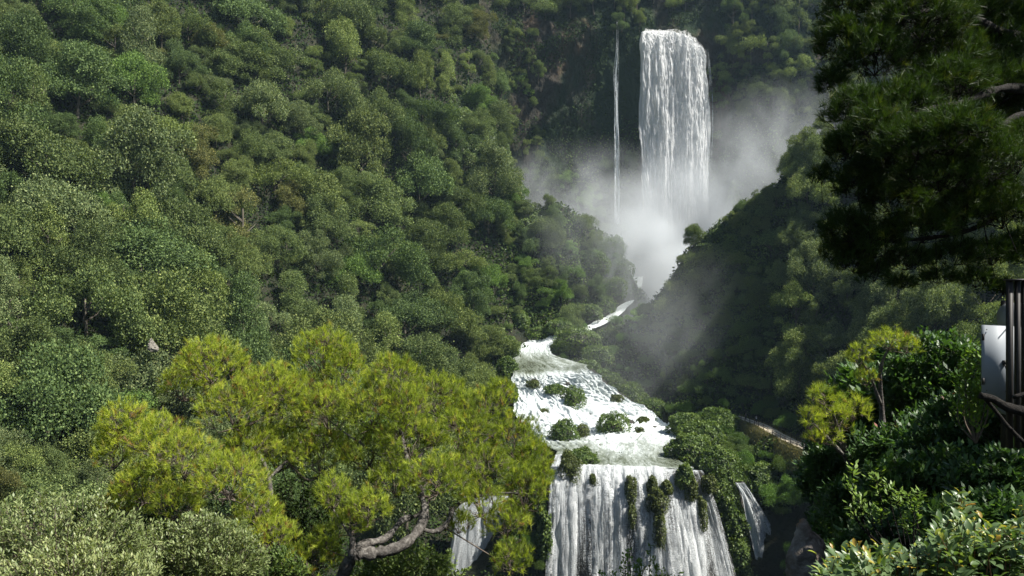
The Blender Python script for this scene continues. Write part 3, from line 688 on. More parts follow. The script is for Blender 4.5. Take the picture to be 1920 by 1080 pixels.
c6 = scatter((1490, 300, 1960, 760), 900, .48, 4.6, 8.0, ['round', 'ragged', 'wide'], [.45, .4, .15], 'on the slope behind the cabinet', 'trees of the slope behind the cabinet', 6, 60, {'pale': .35, 'mid': .3, 'grey': .35}, hill=lambda p: 100 < p[1] < 215)
c5 = scatter((1200, 220, 1960, 620), 1800, .5, 2.2, 4.4, ['bush', 'round', 'ragged'], [.6, .35, .05], 'on the dark spur', 'bushes on the spur', 5, 90, {'mid': .35, 'deep': .3, 'olive': .2, 'pale': .15}, hill=lambda p: 140 < p[1] < 260)
c7 = scatter((1250, 560, 1500, 760), 400, .6, 2.2, 4.0, ['bush', 'ragged'], [.7, .3], 'on the shaded spur face', 'bushes on the shaded spur face', 7, 30, {'deep': .7, 'mid': .3}, hill=lambda p: 170 < p[1] < 235)
print(c1, c2, c3, c4, c5, c6, c7, time.time() - T0)
# trees rooted on the cliff itself
CF = CLIFF.reshape(-1, 3); CFP = to_px(CF); rc = np.random.default_rng(77); cnt = 0
for (x0, y0, x1, y1, ntry, s0, s1) in ((940, -30, 1210, 35, 60, 5, 8), (1205, -60, 1420, 40, 70, 4.5, 8), (1345, 0, 1540, 215, 300, 5, 9.5), (935, 60, 1010, 330, 30, 2.5, 4), (1180, 40, 1200, 60, 4, 3, 4)):
    for _ in range(ntry):
        px, py = rc.uniform(x0, x1), rc.uniform(y0, y1); k = np.argmin((CFP[:, 0] - px) ** 2 + (CFP[:, 1] - py) ** 2); p = CF[k] + [0, -1.0, -.4]; s_ = rc.uniform(s0, s1)
        if any((p[0] - q[0]) ** 2 + (p[1] - q[1]) ** 2 + (p[2] - q[2]) ** 2 < (.52 * (s_ + q[3])) ** 2 for q in PLACED if q[1] > 290): continue
        if not clear_of(p, s_ * .62, s_ * .9): continue
        kd = rc.choice(['round', 'ragged', 'bush'], p=[.45, .35, .2])
        if add_tree(kd, p, s_, 'on the cliff', 'trees and bushes rooted on the cliff', col=rc.choice(['mid', 'pale', 'olive', 'grey', 'deep'], p=[.3, .2, .2, .15, .15])): PLACED.append((*p, s_)); cnt += 1
for (bx_, by_, bs_) in ((1150, 52, 3.0), (1166, 48, 3.2), (1158, 36, 3.4)):
    k = np.argmin((CFP[:, 0] - bx_) ** 2 + (CFP[:, 1] - by_) ** 2); add_tree('bush', np.array([(bx_ - 960) / F * 331, 331.0, (540 - by_ - 8) / F * 331]), bs_, 'above the thin waterfall', 'trees and bushes rooted on the cliff', col='deep')
print('cliff trees', cnt)
# the river banks
def bank_scatter(region, n, cap, seed, s0, s1, place, group, mat, hill, sp=3.4):
    r = np.random.default_rng(seed); cnt = 0
    for _ in range(n):
        p = cast(r.uniform(region[0], region[2]), r.uniform(region[1], region[3]), 100)
        if p is None or not hill(p) or cnt >= cap: continue
        s = r.uniform(s0, s1)
        if any((p[0] - q[0]) ** 2 + (p[1] - q[1]) ** 2 + .5 * (p[2] - q[2]) ** 2 < (sp * (s + q[3]) / (2 * s1)) ** 2 for q in PLACED): continue
        if not clear_of(p, s * .85, s * .45): continue
        e = add_tree('bush', p - np.array([0, 0, .1 * s]), s, place, group, col=r.choice(['fresh', 'mid', 'deep', 'olive'], p=[.35, .35, .2, .1]))
        if e:
            PLACED.append((*p, s)); cnt += 1
            for ch in e.children:
                if ch.name.startswith('crown') and mat: ch.material_slots[0].link = 'OBJECT'; ch.material_slots[0].material = mat; ch.color = (*(np.array(ch.color[:3]) * .85), 1)
    return cnt
k1 = bank_scatter((1255, 760, 1500, 1080), 900, 60, 21, 1.8, 3.2, 'on the walkers bank', 'leafy bushes on the bank by the path', M_bank, lambda p: 120 < p[1] < 200)
k2 = bank_scatter((940, 570, 1260, 790), 700, 40, 22, 1.6, 3.0, 'on the far bank', 'leafy bushes on the far bank of the cascades', M_bank, lambda p: 190 < p[1] < 265)
k3 = bank_scatter((900, 830, 1045, 1080), 300, 22, 23, 2.0, 3.4, 'on the bank under the pine', 'leafy bushes on the bank under the pine', M_bank, lambda p: 120 < p[1] < 175)
print('banks', k1, k2, k3, time.time() - T0)

# undergrowth: one leafy cover over every slope that shows
def under(n, name, mat, label, region, Lm, seed, hmax=2.0, hill=None):
    r = np.random.default_rng(seed); Ps = []
    # points drawn evenly over the picture's rays, several depths behind one another
    px = r.uniform(region[0], region[2], n); py = r.uniform(region[1], region[3], n)
    best = np.full(n, np.nan)
    for d in np.arange(60, 420, 1.5):
        x = (px - 960) / F * d; z = (540 - py) / F * d
        hit = np.isnan(best) & (ground(x, np.full(n, d)) > z - 1.0); best[hit] = d
    ok = ~np.isnan(best) & (best > 62); px, py, best = px[ok], py[ok], best[ok]
    x = (px - 960) / F * best + r.normal(size=len(px)) * 1.0; y = best + r.normal(size=len(px)) * 1.5
    z = ground(x, y); P = np.stack([x, y, z], 1)
    if hill is not None: P = P[hill(P)]
    dm = np.full(len(P), 99.0)
    for i in range(0, len(P), 20000):
        c = P[i:i + 20000]; dm[i:i + 20000] = np.sqrt(((c[:, None, :2] - WS[None, ::2, :2]) ** 2).sum(2)).min(1) if False else 99
    hN = vnoise(P / 3.5, seed) * .7 + vnoise(P / 1.3, seed + 1) * .3
    P[:, 2] += np.clip(hN - .3, 0, 1) * hmax * 1.6 * r.random(len(P)) ** .5
    # gradient of the ground gives the facing
    e = 1.0; gxn = (ground(P[:, 0] + e, P[:, 1]) - ground(P[:, 0] - e, P[:, 1])) / 2; gyn = (ground(P[:, 0], P[:, 1] + e) - ground(P[:, 0], P[:, 1] - e)) / 2
    Nn = nrm(np.stack([-gxn, -gyn, np.ones(len(P))], 1))
    m = len(P); mb = MB(); s = (.5 + r.random(m)) * Lm * np.clip(P[:, 1] / 180, .6, 1.5)
    mb.leaves(P, nrm(ball(m) + Nn * .6 + [0, 0, .2]), nrm(Nn + ball(m) * .6), s, s * .65, np.clip(hN + r.normal(size=m) * .18, 0, 1))
    o = mb.obj(name, mat); tag(o, label, 'undergrowth', kind='stuff'); return o
wet = {(int(a), int(b)) for a, b in zip(WS[:, 0] // 2, WS[:, 1] // 2)}
grd = np.zeros((400, 300), bool)
for a, b in wet: grd[np.clip(a + 200, 0, 399), np.clip(b, 0, 299)] = True
def dry(P):
    a = np.clip((P[:, 0] // 2).astype(int) + 200, 1, 398); b = np.clip((P[:, 1] // 2).astype(int), 1, 298)
    return ~(grd[a, b] | grd[a - 1, b] | grd[a + 1, b])
PATHL = np.array([PX(*q)[:2] for q in [(1385, 783, 183), (1425, 797, 173), (1470, 820, 158), (1510, 838, 150), (1560, 862, 143)]])
def offpath(P):
    d = np.full(len(P), 1e9)
    for a, b in zip(PATHL[:-1], PATHL[1:]):
        t = np.clip(((P[:, :2] - a) @ (b - a)) / ((b - a) @ (b - a)), 0, 1); d = np.minimum(d, np.linalg.norm(P[:, :2] - a - t[:, None] * (b - a), axis=1))
    return d > 2.2
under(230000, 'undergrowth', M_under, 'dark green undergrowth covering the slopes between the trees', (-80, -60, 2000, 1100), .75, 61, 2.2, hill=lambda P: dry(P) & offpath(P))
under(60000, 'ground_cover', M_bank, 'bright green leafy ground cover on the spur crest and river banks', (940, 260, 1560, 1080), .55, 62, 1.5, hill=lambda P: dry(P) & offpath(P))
print('under', time.time() - T0)

# hanging greenery on the cliff
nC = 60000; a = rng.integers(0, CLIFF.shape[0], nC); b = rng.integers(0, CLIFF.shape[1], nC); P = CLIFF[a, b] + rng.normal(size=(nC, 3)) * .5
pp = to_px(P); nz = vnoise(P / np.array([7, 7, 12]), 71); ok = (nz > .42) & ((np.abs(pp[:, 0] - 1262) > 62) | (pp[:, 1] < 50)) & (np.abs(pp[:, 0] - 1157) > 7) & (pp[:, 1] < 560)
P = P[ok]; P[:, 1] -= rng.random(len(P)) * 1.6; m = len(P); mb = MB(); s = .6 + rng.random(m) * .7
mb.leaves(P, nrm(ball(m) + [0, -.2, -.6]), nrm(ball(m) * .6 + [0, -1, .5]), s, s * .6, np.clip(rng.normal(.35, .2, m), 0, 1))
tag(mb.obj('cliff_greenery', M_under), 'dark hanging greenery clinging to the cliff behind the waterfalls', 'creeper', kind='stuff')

# ivy drapes: bright leafy creeper over the slope
def drape(cx, cy, rx, ry, n, label, seed, mat=M_bank, D0=60, L=.6, ang=0.0):
    r = np.random.default_rng(seed); t = r.random(n) * 2 * PI; q = np.sqrt(r.random(n)); X = np.cos(t) * q * rx; Y = np.sin(t) * q * ry
    px = cx + X * math.cos(ang) - Y * math.sin(ang); py = cy + X * math.sin(ang) + Y * math.cos(ang)
    P = []
    for a_, b_ in zip(px[::8], py[::8]):
        c = cast(a_, b_, D0)
        if c is not None: P.append(c)
    P = np.repeat(np.array(P), 8, 0) + r.normal(size=(len(P) * 8, 3)) * [.9, .9, 0]; P[:, 2] = ground(P[:, 0], P[:, 1])
    hN = vnoise(P / 2.6, seed); P[:, 2] += .4 + hN * 3.2 * r.random(len(P)) ** .4; m = len(P); s = (.6 + r.random(m) * .6) * L
    P[:, 1] -= hN * 1.5
    c0 = P.mean(0); mb = MB(); mb.leaves(P - c0, nrm(ball(m) + [0, -.3, -.4]), nrm(ball(m) * .6 + [.3, -.8, .6]), s, s * .75, np.clip(hN * .8 + r.normal(size=m) * .2, 0, 1))
    return tag(mb.obj('ivy', mat, loc=tuple(c0)), label, 'ivy')
drape(905, 265, 45, 95, 16000, 'bright green ivy draped down the spur left of the thin waterfall', 81, ang=-.5)
drape(975, 370, 45, 70, 9000, 'bright green ivy hanging over the slope edge beside the mist', 82, ang=-.4)
drape(1330, 500, 150, 40, 16000, 'green creeper and low scrub, brightened for sunlight, along the crest of the spur', 84, ang=-.85, L=.5)  # bright leaf colour stands for sunlight on the crest
drape(1420, 560, 90, 50, 8000, 'low green scrub, brightened for sunlight, on the upper face of the spur', 85, ang=-.6, L=.5)  # same brightened cover, for the sunlit upper face
drape(385, 140, 60, 14, 3000, 'sunlit green creeper patch among the trees high on the left', 83)
print('drapes', time.time() - T0)

# ------------------------------------------------------------------ mossy mounds in the water
def mound(px, py, D, rx, ry, label, name='mossy_rock', mat=M_bank, tall=1.0, n=3200, seed=0, cat='mossy rock', L=.42):
    k = D / F; R = np.array([rx * k, max(rx, ry * .5) * k * .9, ry * k * tall]); c = PX(px, py, D)
    e = empty(name, tuple(c - np.array([0, 0, R[2]]))); tag(e, label, cat, 'mossy mounds in the cascades')
    # rock core
    th = np.linspace(0, PI, 14); ph = np.linspace(0, 2 * PI, 21)[:-1]; d = np.array([[math.sin(a) * math.cos(b), math.sin(a) * math.sin(b), math.cos(a)] for a in th for b in ph])
    V = d * R * .66 * (1 + .4 * fbm(d * 2 + seed, 3, seed))[:, None] + [0, 0, R[2]]
    q = np.array([[i * 20 + j, i * 20 + (j + 1) % 20, (i + 1) * 20 + (j + 1) % 20, (i + 1) * 20 + j] for i in range(13) for j in range(20)])
    mb = MB(); mb.add(V, Q=q); mb.obj('rock', M_bed, e, True)
    d = ball(n); d[:, 2] = np.where(d[:, 2] < -.5, -d[:, 2], d[:, 2]); nz = vnoise(d * 4 + seed, seed)
    lo_ = vnoise(d * 1.7 + seed * 3.1, seed + 5); P = d * R * (.50 + .50 * lo_ + .36 * nz + .14 * rng.random(n))[:, None] + [0, 0, R[2]]
    mb = MB(); s = (.6 + .7 * rng.random(n)) * L; mb.leaves(P, nrm(d * .4 + ball(n) + [0, 0, -.2]), nrm(d + ball(n) * .5), s, s * .7, np.clip(nz * .7 + rng.normal(size=n) * .15 + .1, 0, 1))
    mb.obj('greenery', mat, e); return e
mounds = [
 (1148, 806, 184, 30, 30, 'large round leafy mound in the middle of the cascade', M_bank),
 (1199, 818, 182, 9, 17, 'small upright mossy rock right of the large cascade mound', M_moss),
 (1076, 756, 199, 21, 26, 'leafy mound near the top of the cascade', M_bank),
 (1040, 731, 202, 17, 9, 'small flat mossy rock at the head of the cascade', M_bank),
 (1056, 818, 176, 27, 30, 'bushy green mound at the left foot of the cascade', M_bank),
 (1092, 812, 181, 12, 14, 'small mossy lump between two larger leafy mounds', M_moss),
 (1090, 866, 151.5, 30, 22, 'broad leafy islet at the left edge of the lower pool', M_bank),
 (1070, 900, 145.5, 22, 50, 'steep mossy buttress left of the lower curtain of water', M_moss),
 (1182, 925, 141.8, 9, 30, 'slim mossy pillar in the centre of the lower waterfall', M_moss),
 (1223, 915, 142, 9, 22, 'left one of the paired mossy stumps at the lower brink', M_moss),
 (1250, 918, 141.6, 9, 15, 'right one of the paired mossy stumps at the lower brink', M_moss),
 (1232, 945, 140.6, 20, 28, 'drooping mossy boss below the paired stumps', M_moss),
 (1284, 900, 143, 15, 24, 'dark green mossy clump right of the paired stumps', M_bank),
 (1296, 925, 142.2, 10, 26, 'long trailing moss clump on the lower waterfall', M_moss),
 (1236, 1002, 139.6, 11, 42, 'long draped moss below the drooping boss on the lower waterfall', M_moss),
 (1184, 972, 141, 7, 30, 'thin moss streak under the slim pillar', M_moss),
 (1316, 972, 141.8, 8, 34, 'thin moss streak near the outer edge of the lower waterfall', M_moss),
 (1112, 905, 143.6, 6, 14, 'tiny mossy knob on the lower brink beside the islet', M_moss),
 (1156, 748, 200.5, 12, 8, 'low grassy tuft at the upper edge of the cascade', M_moss),
 (1018, 776, 195, 12, 9, 'low tuft among white rapids beside the pine', M_moss),
 (1206, 790, 192, 11, 8, 'low tuft near the outer edge of the rapids', M_moss),
 (1126, 842, 169, 12, 7, 'low grassy tuft at the foot of the rapids', M_moss),
 (1000, 722, 203, 12, 8, 'low tuft near the head of the cascade by the forest', M_moss),
 (1330, 912, 143.2, 12, 20, 'mossy clump at the right corner of the lower brink', M_moss)]
for i, (px, py, D, rx, ry, lab, mt) in enumerate(mounds):
    mound(px, py, D, rx, ry, lab, mat=mt, seed=i, n=1500 + int(rx * ry * 3.2), L=.40 if mt is M_bank else .3)
bl = [(1000, 712, 205, 8), (1062, 718, 204.5, 7), (1105, 728, 203, 6), (1012, 762, 198, 8), (1110, 778, 195, 9), (1148, 760, 200, 7), (1180, 790, 191, 8), (1225, 800, 189, 7), (1085, 838, 171, 8), (1120, 826, 176, 7), (1170, 845, 164, 6), (1035, 790, 190, 8), (1215, 838, 169, 6), (1130, 742, 202, 5), (1155, 880, 146.5, 8), (1205, 882, 146, 7), (1110, 884, 146.5, 6)]
for i, (px, py, D, r_) in enumerate(bl):
    k = D / F; th = np.linspace(0, PI, 16); ph_ = np.linspace(0, 2 * PI, 25)[:-1]; d3 = np.array([[math.sin(a) * math.cos(b), math.sin(a) * math.sin(b), math.cos(a)] for a in th for b in ph_])
    V = d3 * np.array([r_ * 1.3, r_, r_ * .8]) * k * (1 + .55 * fbm(d3 * 1.6 + i, 4, i))[:, None]
    mb = MB(); mb.add(V, Q=[[a * 24 + b, a * 24 + (b + 1) % 24, (a + 1) * 24 + (b + 1) % 24, (a + 1) * 24 + b] for a in range(15) for b in range(24)])
    tag(mb.obj('wet_boulder', M_bed, None, True, tuple(PX(px, py + 3, D))), 'small dark wet boulder ' + where(px, py, 'in the cascade'), 'boulder', 'wet boulders in the cascades')
# overhanging leafy bank right of the lower fall, and its far bank
bank = [(1290, 850, 157, 42, 34), (1345, 880, 152, 42, 36), (1320, 820, 168, 40, 26), (1362, 935, 148, 28, 46), (1374, 990, 146, 26, 44), (1382, 1050, 144.5, 26, 46), (1400, 1110, 144, 30, 50), (1290, 800, 182, 36, 22), (1350, 790, 180, 34, 22), (1420, 905, 152, 36, 34)]
for i, (px, py, D, rx, ry) in enumerate(bank):
    mound(px, py, D, rx, ry, 'large leaved green mound ' + where(px, py, 'on the walkers bank'), 'leafy_mound', M_bank, seed=40 + i, n=5200, cat='leafy mound', L=.5)
for i, (px, py, D, rx, ry) in enumerate([(1085, 640, 238, 42, 22), (1140, 715, 214, 26, 16), (1180, 738, 208, 26, 18), (1222, 765, 203, 26, 18), (1120, 670, 226, 26, 22), (1010, 625, 252, 34, 16), (975, 605, 250, 16, 20), (1050, 615, 249, 30, 16), (950, 660, 232, 22, 26), (952, 700, 210, 20, 26), (955, 740, 200, 14, 22), (1100, 690, 220, 22, 12), (1240, 785, 199, 20, 12), (1195, 750, 206, 20, 14), (1060, 655, 238, 26, 14), (1150, 470, 275, 24, 26), (1166, 510, 273, 20, 26), (1150, 545, 268, 22, 24), (1130, 575, 264, 22, 20), (1120, 500, 268, 24, 28), (1105, 590, 258, 24, 18), (1205, 590, 246, 16, 14), (1160, 640, 240, 30, 24)]):
    mound(px, py, D, rx, ry, 'green leafy mound ' + where(px, py, 'lining the upper cascades'), 'leafy_mound', M_bank, seed=60 + i, n=3600, cat='leafy mound', L=.5)
for i, (px, py, D, rx, ry) in enumerate([(1022, 1010, 143.5, 13, 60), (1010, 950, 145, 18, 40), (985, 1000, 147, 36, 70), (1015, 920, 148, 22, 40), (985, 1080, 146, 34, 60)]):
    mound(px, py, D, rx, ry, 'leafy green wall ' + where(px, py, 'beside the lower waterfall'), 'leafy_mound', M_bank, seed=70 + i, n=5200, cat='leafy mound', L=.5)
print('mounds', time.time() - T0)

# ------------------------------------------------------------------ path, fences, walkers
pl = [(1378, 780, 185, 1.2), (1400, 787, 181, 1.2), (1430, 798, 172, 1.1), (1455, 812, 163, 1.0), (1478, 824, 156, 1.1), (1508, 838, 150, 1.1), (1535, 850, 146, 1.1), (1570, 866, 142, 1.1)]
C = cr(np.array([PX(*q[:3]) for q in pl]), 60)
tan = nrm(np.gradient(C, axis=0)); sd = nrm(np.cross(tan, [0, 0, 1.])); 
PW = 1.4
A = np.stack([C + sd * w for w in np.linspace(-PW, PW, 7)], 1)
tag(sheet('path', A, M_path), kind='structure')
# grassy shoulder holding the path
A = np.stack([C + sd * w + np.array([0, 0, -h]) for w, h in ((-4, 1.5), (-2.8, .3), (-2.0, .05), (-1.2, .05), (1.2, .05), (2.0, .25), (2.9, 1.3), (4.2, 4.2))], 1)
A = cr(A.transpose(1, 0, 2), 40).transpose(1, 0, 2); A[..., 2] -= .04; A += (fbm(A / 1.2, 3, 3) * .12 * (np.abs(np.linspace(-1, 1, 40)) > .36))[..., None]
M_verge = rock_mat('grassy verge soil', [(.3, (.07, .06, .03)), (.6, (.13, .12, .04)), (.8, (.20, .15, .08))], 1.2, .5)
tag(sheet('path_verge', A, M_verge), kind='structure')
m = 9000; k = rng.integers(0, 60, m); w = np.where(rng.random(m) < .8, rng.uniform(1.3, 4.2, m), rng.uniform(-3.5, -1.4, m)); base = C[k] + sd[k] * w[:, None] + rng.normal(size=(m, 3)) * [.3, .3, 0]
base[:, 2] = C[k, 2] - np.interp(w, [-4, -2.8, -2, 1.2, 2.0, 2.9, 4.2], [1.5, .3, .05, .05, .25, 1.3, 4.2]); mb = MB(); mb.leaves(base, nrm(ball(m) * .5 + [0, 0, .9]), ball(m), .28 + .2 * rng.random(m), .07, rng.random(m))
tag(mb.obj('dry_grass', M_dry), 'short yellowish grass on the verge of the fenced path', 'grass', kind='stuff')
def fence(line, n, label):
    Q = cr(np.array([PX(*q) for q in line]), n); e = empty('wooden_fence', tuple(Q[0])); o0 = Q[0]; tag(e, label, 'fence')
    for i, p in enumerate(Q):
        b = MB(); b.tube([p - o0 - [0, 0, .5], p - o0 + [0, 0, 1.1]], [.085, .075], 7); b.obj('post', M_wood, e)
    for i in range(n - 1):
        b = MB()
        for h in (.5, .95): b.tube([Q[i] - o0 + [0, 0, h], Q[i + 1] - o0 + [0, 0, h]], .05, 6)
        b.obj('rail', M_wood, e)
    return e
def off(i0, i1, w, cnt):
    idx = np.linspace(i0, i1, cnt).astype(int); P = C[idx] + sd[idx] * w
    return [(*to_px(p)[0], p[1]) for p in P]
fence(off(27, 57, 1.35, 8), 11, 'dark wooden rail fence on the waterfall side of the path, nearest stretch')
fence(off(3, 24, 1.35, 6), 9, 'dark wooden rail fence beside the two walkers, farther stretch of the path')
fence(off(5, 57, -1.4, 10), 18, 'dark wooden rail fence along the uphill side of the path')

def person(loc, rz, label, arms_up, top_col, leg_col, hair_col):
    e = empty('person', loc, rz); tag(e, label, 'person', 'walkers on the path')
    J = {}
    V = [(0, 0, .95), (0, 0, 1.15), (0, -.01, 1.38), (0, -.01, 1.50), (0, -.02, 1.58), (0, -.02, 1.70),
         (.09, 0, .90), (.10, -.03, .50), (.10, .02, .09), (.10, -.14, .04), (-.09, 0, .90), (-.12, .04, .50), (-.13, .10, .09), (-.13, -.05, .04),
         (.17, 0, 1.40), (-.17, 0, 1.40)]
    if arms_up: V += [(.26, -.14, 1.22), (.10, -.32, 1.48), (.07, -.38, 1.54), (-.26, -.14, 1.22), (-.10, -.32, 1.48), (-.07, -.38, 1.54)]
    else: V += [(.24, .02, 1.12), (.24, -.08, .88), (.24, -.11, .80), (-.24, .03, 1.12), (-.25, -.04, .88), (-.25, -.07, .80)]
    E = [(0, 1), (1, 2), (2, 3), (3, 4), (4, 5), (0, 6), (6, 7), (7, 8), (8, 9), (0, 10), (10, 11), (11, 12), (12, 13), (2, 14), (2, 15), (14, 16), (16, 17), (17, 18), (15, 19), (19, 20), (20, 21)]
    Rr = [.15, .135, .15, .055, .085, .075, .09, .062, .042, .035, .09, .062, .042, .035, .065, .065, .045, .034, .03, .045, .034, .03]
    me = bpy.data.meshes.new('body'); me.from_pydata(V, E, []); o = obj('body', me, e)
    md = o.modifiers.new('skin', 'SKIN')
    for i, r_ in enumerate(Rr): me.skin_vertices[0].data[i].radius = (r_, r_ * .85)
    me.skin_vertices[0].data[0].use_root = True
    o.modifiers.new('sub', 'SUBSURF').levels = 1; o.modifiers['sub'].render_levels = 2
    me.materials.append(plain_mat('skin', (.45, .28, .2), .6, .3, 0, .1))
    def shell(name, pts, rad, col):
        b = MB(); b.tube(pts, rad, 12); b.obj(name, plain_mat(name, col, .8, .2, 0, .15), e, True)
    shell('shirt', [(0, 0, .92), (0, 0, 1.1), (0, 0, 1.3), (0, 0, 1.42), (0, -.01, 1.50)], [.175, .165, .185, .18, .07], top_col)
    b = MB(); b.tube([V[6], V[7], V[8]], [.105, .08, .065], 10); b.tube([V[10], V[11], V[12]], [.105, .08, .065], 10); b.tube([(0, 0, .84), (0, 0, .97)], [.17, .17], 12)
    b.obj('trousers', plain_mat('trousers', leg_col, .8, .2, 0, .15), e, True)
    b = MB()
    th = np.linspace(0, PI * .62, 7); ph = np.linspace(0, 2 * PI, 13)[:-1]
    Vh = np.array([[math.sin(a) * math.cos(p_) * .105, math.sin(a) * math.sin(p_) * .115 + .015, math.cos(a) * .12 + 1.66] for a in th for p_ in ph])
    b.add(Vh, Q=[[i * 12 + j, i * 12 + (j + 1) % 12, (i + 1) * 12 + (j + 1) % 12, (i + 1) * 12 + j] for i in range(6) for j in range(12)])
    b.obj('hair', plain_mat('hair', hair_col, .7, .3, 0, .2), e, True)
    return e
person(tuple(C[8]), .6, 'walker in dark trousers and grey top standing by the fence corner', False, (.16, .15, .15), (.03, .03, .04), (.05, .035, .025))
person(tuple(C[13] + sd[13] * -.3), -1.0, 'walker in white top and dark trousers with both arms raised', True, (.62, .62, .62), (.02, .02, .03), (.03, .025, .02))

# ------------------------------------------------------------------ pines: lobes of needle tufts on a limb skeleton
def pine(root_name, label, lobes, limbs, mat, tuft_len, per_r2, needle_w, nn, seed, twig_r=.006, barkmat=None, twigs=True, updir=.55, loc=None, lobe_s=(1, 1), lobe_t=0.0, group=None, maxd=None):
    r = np.random.default_rng(seed); limbs_w = [(np.array([PX(*p[:3]) for p in l]), [p[3] for p in l]) for l in limbs]
    o0 = limbs_w[0][0][0] if loc is None else np.array(loc)
    e = empty(root_name, tuple(o0)); tag(e, label, 'tree', group)
    D0_ = limbs_w[0][0][0][1]
    for li, (pts, rad) in enumerate(limbs_w):
        n = 4 * len(pts); Pp = cr(pts, n); rr = np.interp(np.linspace(0, 1, n), np.linspace(0, 1, len(rad)), rad) * (.78 if D0_ > 20 else 1)
        Pp = Pp + fbm(Pp * 1.3 + li, 3, seed)[:, None] * rr[:, None] * .5
        b = MB(); b.tube(Pp - o0, rr * (1 + .15 * r.normal(size=n)), 10); b.obj('trunk' if li == 0 else 'limb', barkmat or M_bark, e, True)
    allp = np.concatenate([cr(p, 30) for p, _ in limbs_w])
    nd = MB(); tw = MB()
    for (px, py, rx, ry, D) in lobes:
        rx, ry = rx * lobe_s[0], ry * lobe_s[1]; k = D / F; R = np.array([rx * k, (rx + ry) * .5 * k * 1.1, ry * k * 1.05]); c = PX(px, py, D)
        hub = c - np.array([0, 0, R[2] * .55])
        j = np.argmin(np.linalg.norm((allp - hub) * [1, 1, 1.3] + [0, 0, 0], axis=1)); a = allp[j]
        mid = (a + hub) / 2 + r.normal(size=3) * .12 * np.linalg.norm(hub - a) + [0, 0, -.08 * np.linalg.norm(hub - a)]
        rad = twig_r * 5.5 * min(1.6, np.linalg.norm(R) / 1.5)
        tw.tube(cr(np.array([a, mid, hub]), 8) - o0, np.linspace(rad, rad * .6, 8), 6, .3)
        ns = 16; d = nrm(r.normal(size=(ns, 3)) + [0, 0, .45]); sub = hub + d * R * .62 * (.7 + .5 * r.random((ns, 1))) + [0, 0, R[2] * .3]
        for q in sub:
            m_ = (hub + q) / 2 + r.normal(size=3) * .07 * np.linalg.norm(R)
            tw.tube(np.array([hub, m_, q]) - o0, [rad * .55, rad * .38, rad * .22], 4, .5, False)
        n = int(per_r2 * (rx * k) * (ry * k) * 4)
        d = nrm(r.normal(size=(n * 3, 3))); d = d[d[:, 2] > -.45 + .6 * r.random(len(d))][:n]; n = len(d)
        nz = vnoise(d * 3.2 + px * .37, seed) * .6 + vnoise(d * 7 + py, seed + 2) * .4
        sh = (1 - .38 * r.random(n) ** 1.5) * (.78 + .5 * nz)
        T = c + d * R * sh[:, None]; ok = nz > .27 + .14 * r.random(n); T = T[ok]; d = d[ok]; n = len(T)
        td = nrm(d * .7 + r.normal(size=(n, 3)) * .45 + [0, 0, updir])
        if twigs:
            jj = np.argmin(np.linalg.norm(T[:, None] - sub[None], axis=2), 1)
            s_ = sub[jj]; m_ = (s_ + T) / 2 + r.normal(size=(n, 3)) * .06 - td * .05
            S = nrm(np.cross(T - s_, r.normal(size=(n, 3)))) * twig_r
            V = np.stack([s_ - S, s_ + S, m_ + S * .8, m_ - S * .8, T + S * .5, T - S * .5], 1).reshape(-1, 3) - o0
            qd = (np.arange(n)[:, None, None] * 6 + np.array([[0, 1, 2, 3], [3, 2, 4, 5]])[None]).reshape(-1, 4)
            tw.add(V, Q=qd, tint=.8)
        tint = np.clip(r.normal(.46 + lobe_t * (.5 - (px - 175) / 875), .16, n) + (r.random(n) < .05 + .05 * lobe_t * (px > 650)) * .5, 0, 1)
        I = np.repeat(np.arange(n), nn); tl = tuft_len * r.uniform(.75, 1.2, len(I))
        along = r.random(len(I)) * tuft_len * .8
        base = T[I] - td[I] * along[:, None]
        dir_ = nrm(td[I] * (1.0 - .3 * r.random((len(I), 1))) + r.normal(size=(len(I), 3)) * .36)
        nd.needles(base - o0, dir_, tl, needle_w, np.clip(tint[I] + r.normal(size=len(I)) * .05, 0, 1))
    nd.obj('needles', mat, e); tw.obj('twigs', M_twig if barkmat is None else barkmat, e)
    return e

pl_lobes = [(400, 690, 86, 56, 25), (345, 725, 56, 46, 25.5), (610, 668, 74, 54, 27), (645, 700, 50, 45, 27), (500, 742, 80, 62, 25), (440, 770, 85, 55, 24), (235, 795, 60, 46, 23.5), (215, 850, 42, 50, 23.3),
 (300, 830, 70, 50, 23), (345, 865, 82, 54, 22), (430, 905, 90, 52, 21.8), (270, 915, 66, 50, 22.5), (230, 945, 50, 40, 22.6), (330, 950, 62, 42, 22), (560, 762, 85, 62, 26), (620, 780, 85, 60, 25.5), (740, 715, 72, 50, 25), (700, 770, 80, 55, 24.5),
 (820, 752, 80, 50, 25.5), (900, 775, 75, 46, 25.5), (940, 740, 40, 30, 26), (965, 830, 70, 52, 25), (1000, 870, 45, 46, 24.5), (860, 820, 85, 52, 24.5), (770, 830, 85, 52, 23.8), (690, 850, 80, 50, 24.5), (900, 880, 85, 46, 23.5),
 (985, 925, 52, 52, 23.5), (820, 900, 85, 46, 22.5), (740, 905, 70, 40, 23), (625, 930, 46, 42, 21), (690, 955, 55, 36, 20.8), (655, 985, 50, 34, 21), (600, 860, 78, 55, 25), (530, 850, 75, 55, 25.5), (470, 850, 70, 55, 24.5),
 (900, 945, 62, 40, 22.5), (950, 985, 60, 40, 22.8), (860, 985, 40, 26, 22.5), (580, 1050, 75, 34, 21), (510, 1010, 60, 40, 22.5), (610, 1010, 36, 26, 21), (1010, 900, 36, 40, 24), (480, 960, 60, 40, 23), (760, 770, 60, 46, 24), (960, 1050, 50, 36, 22)]
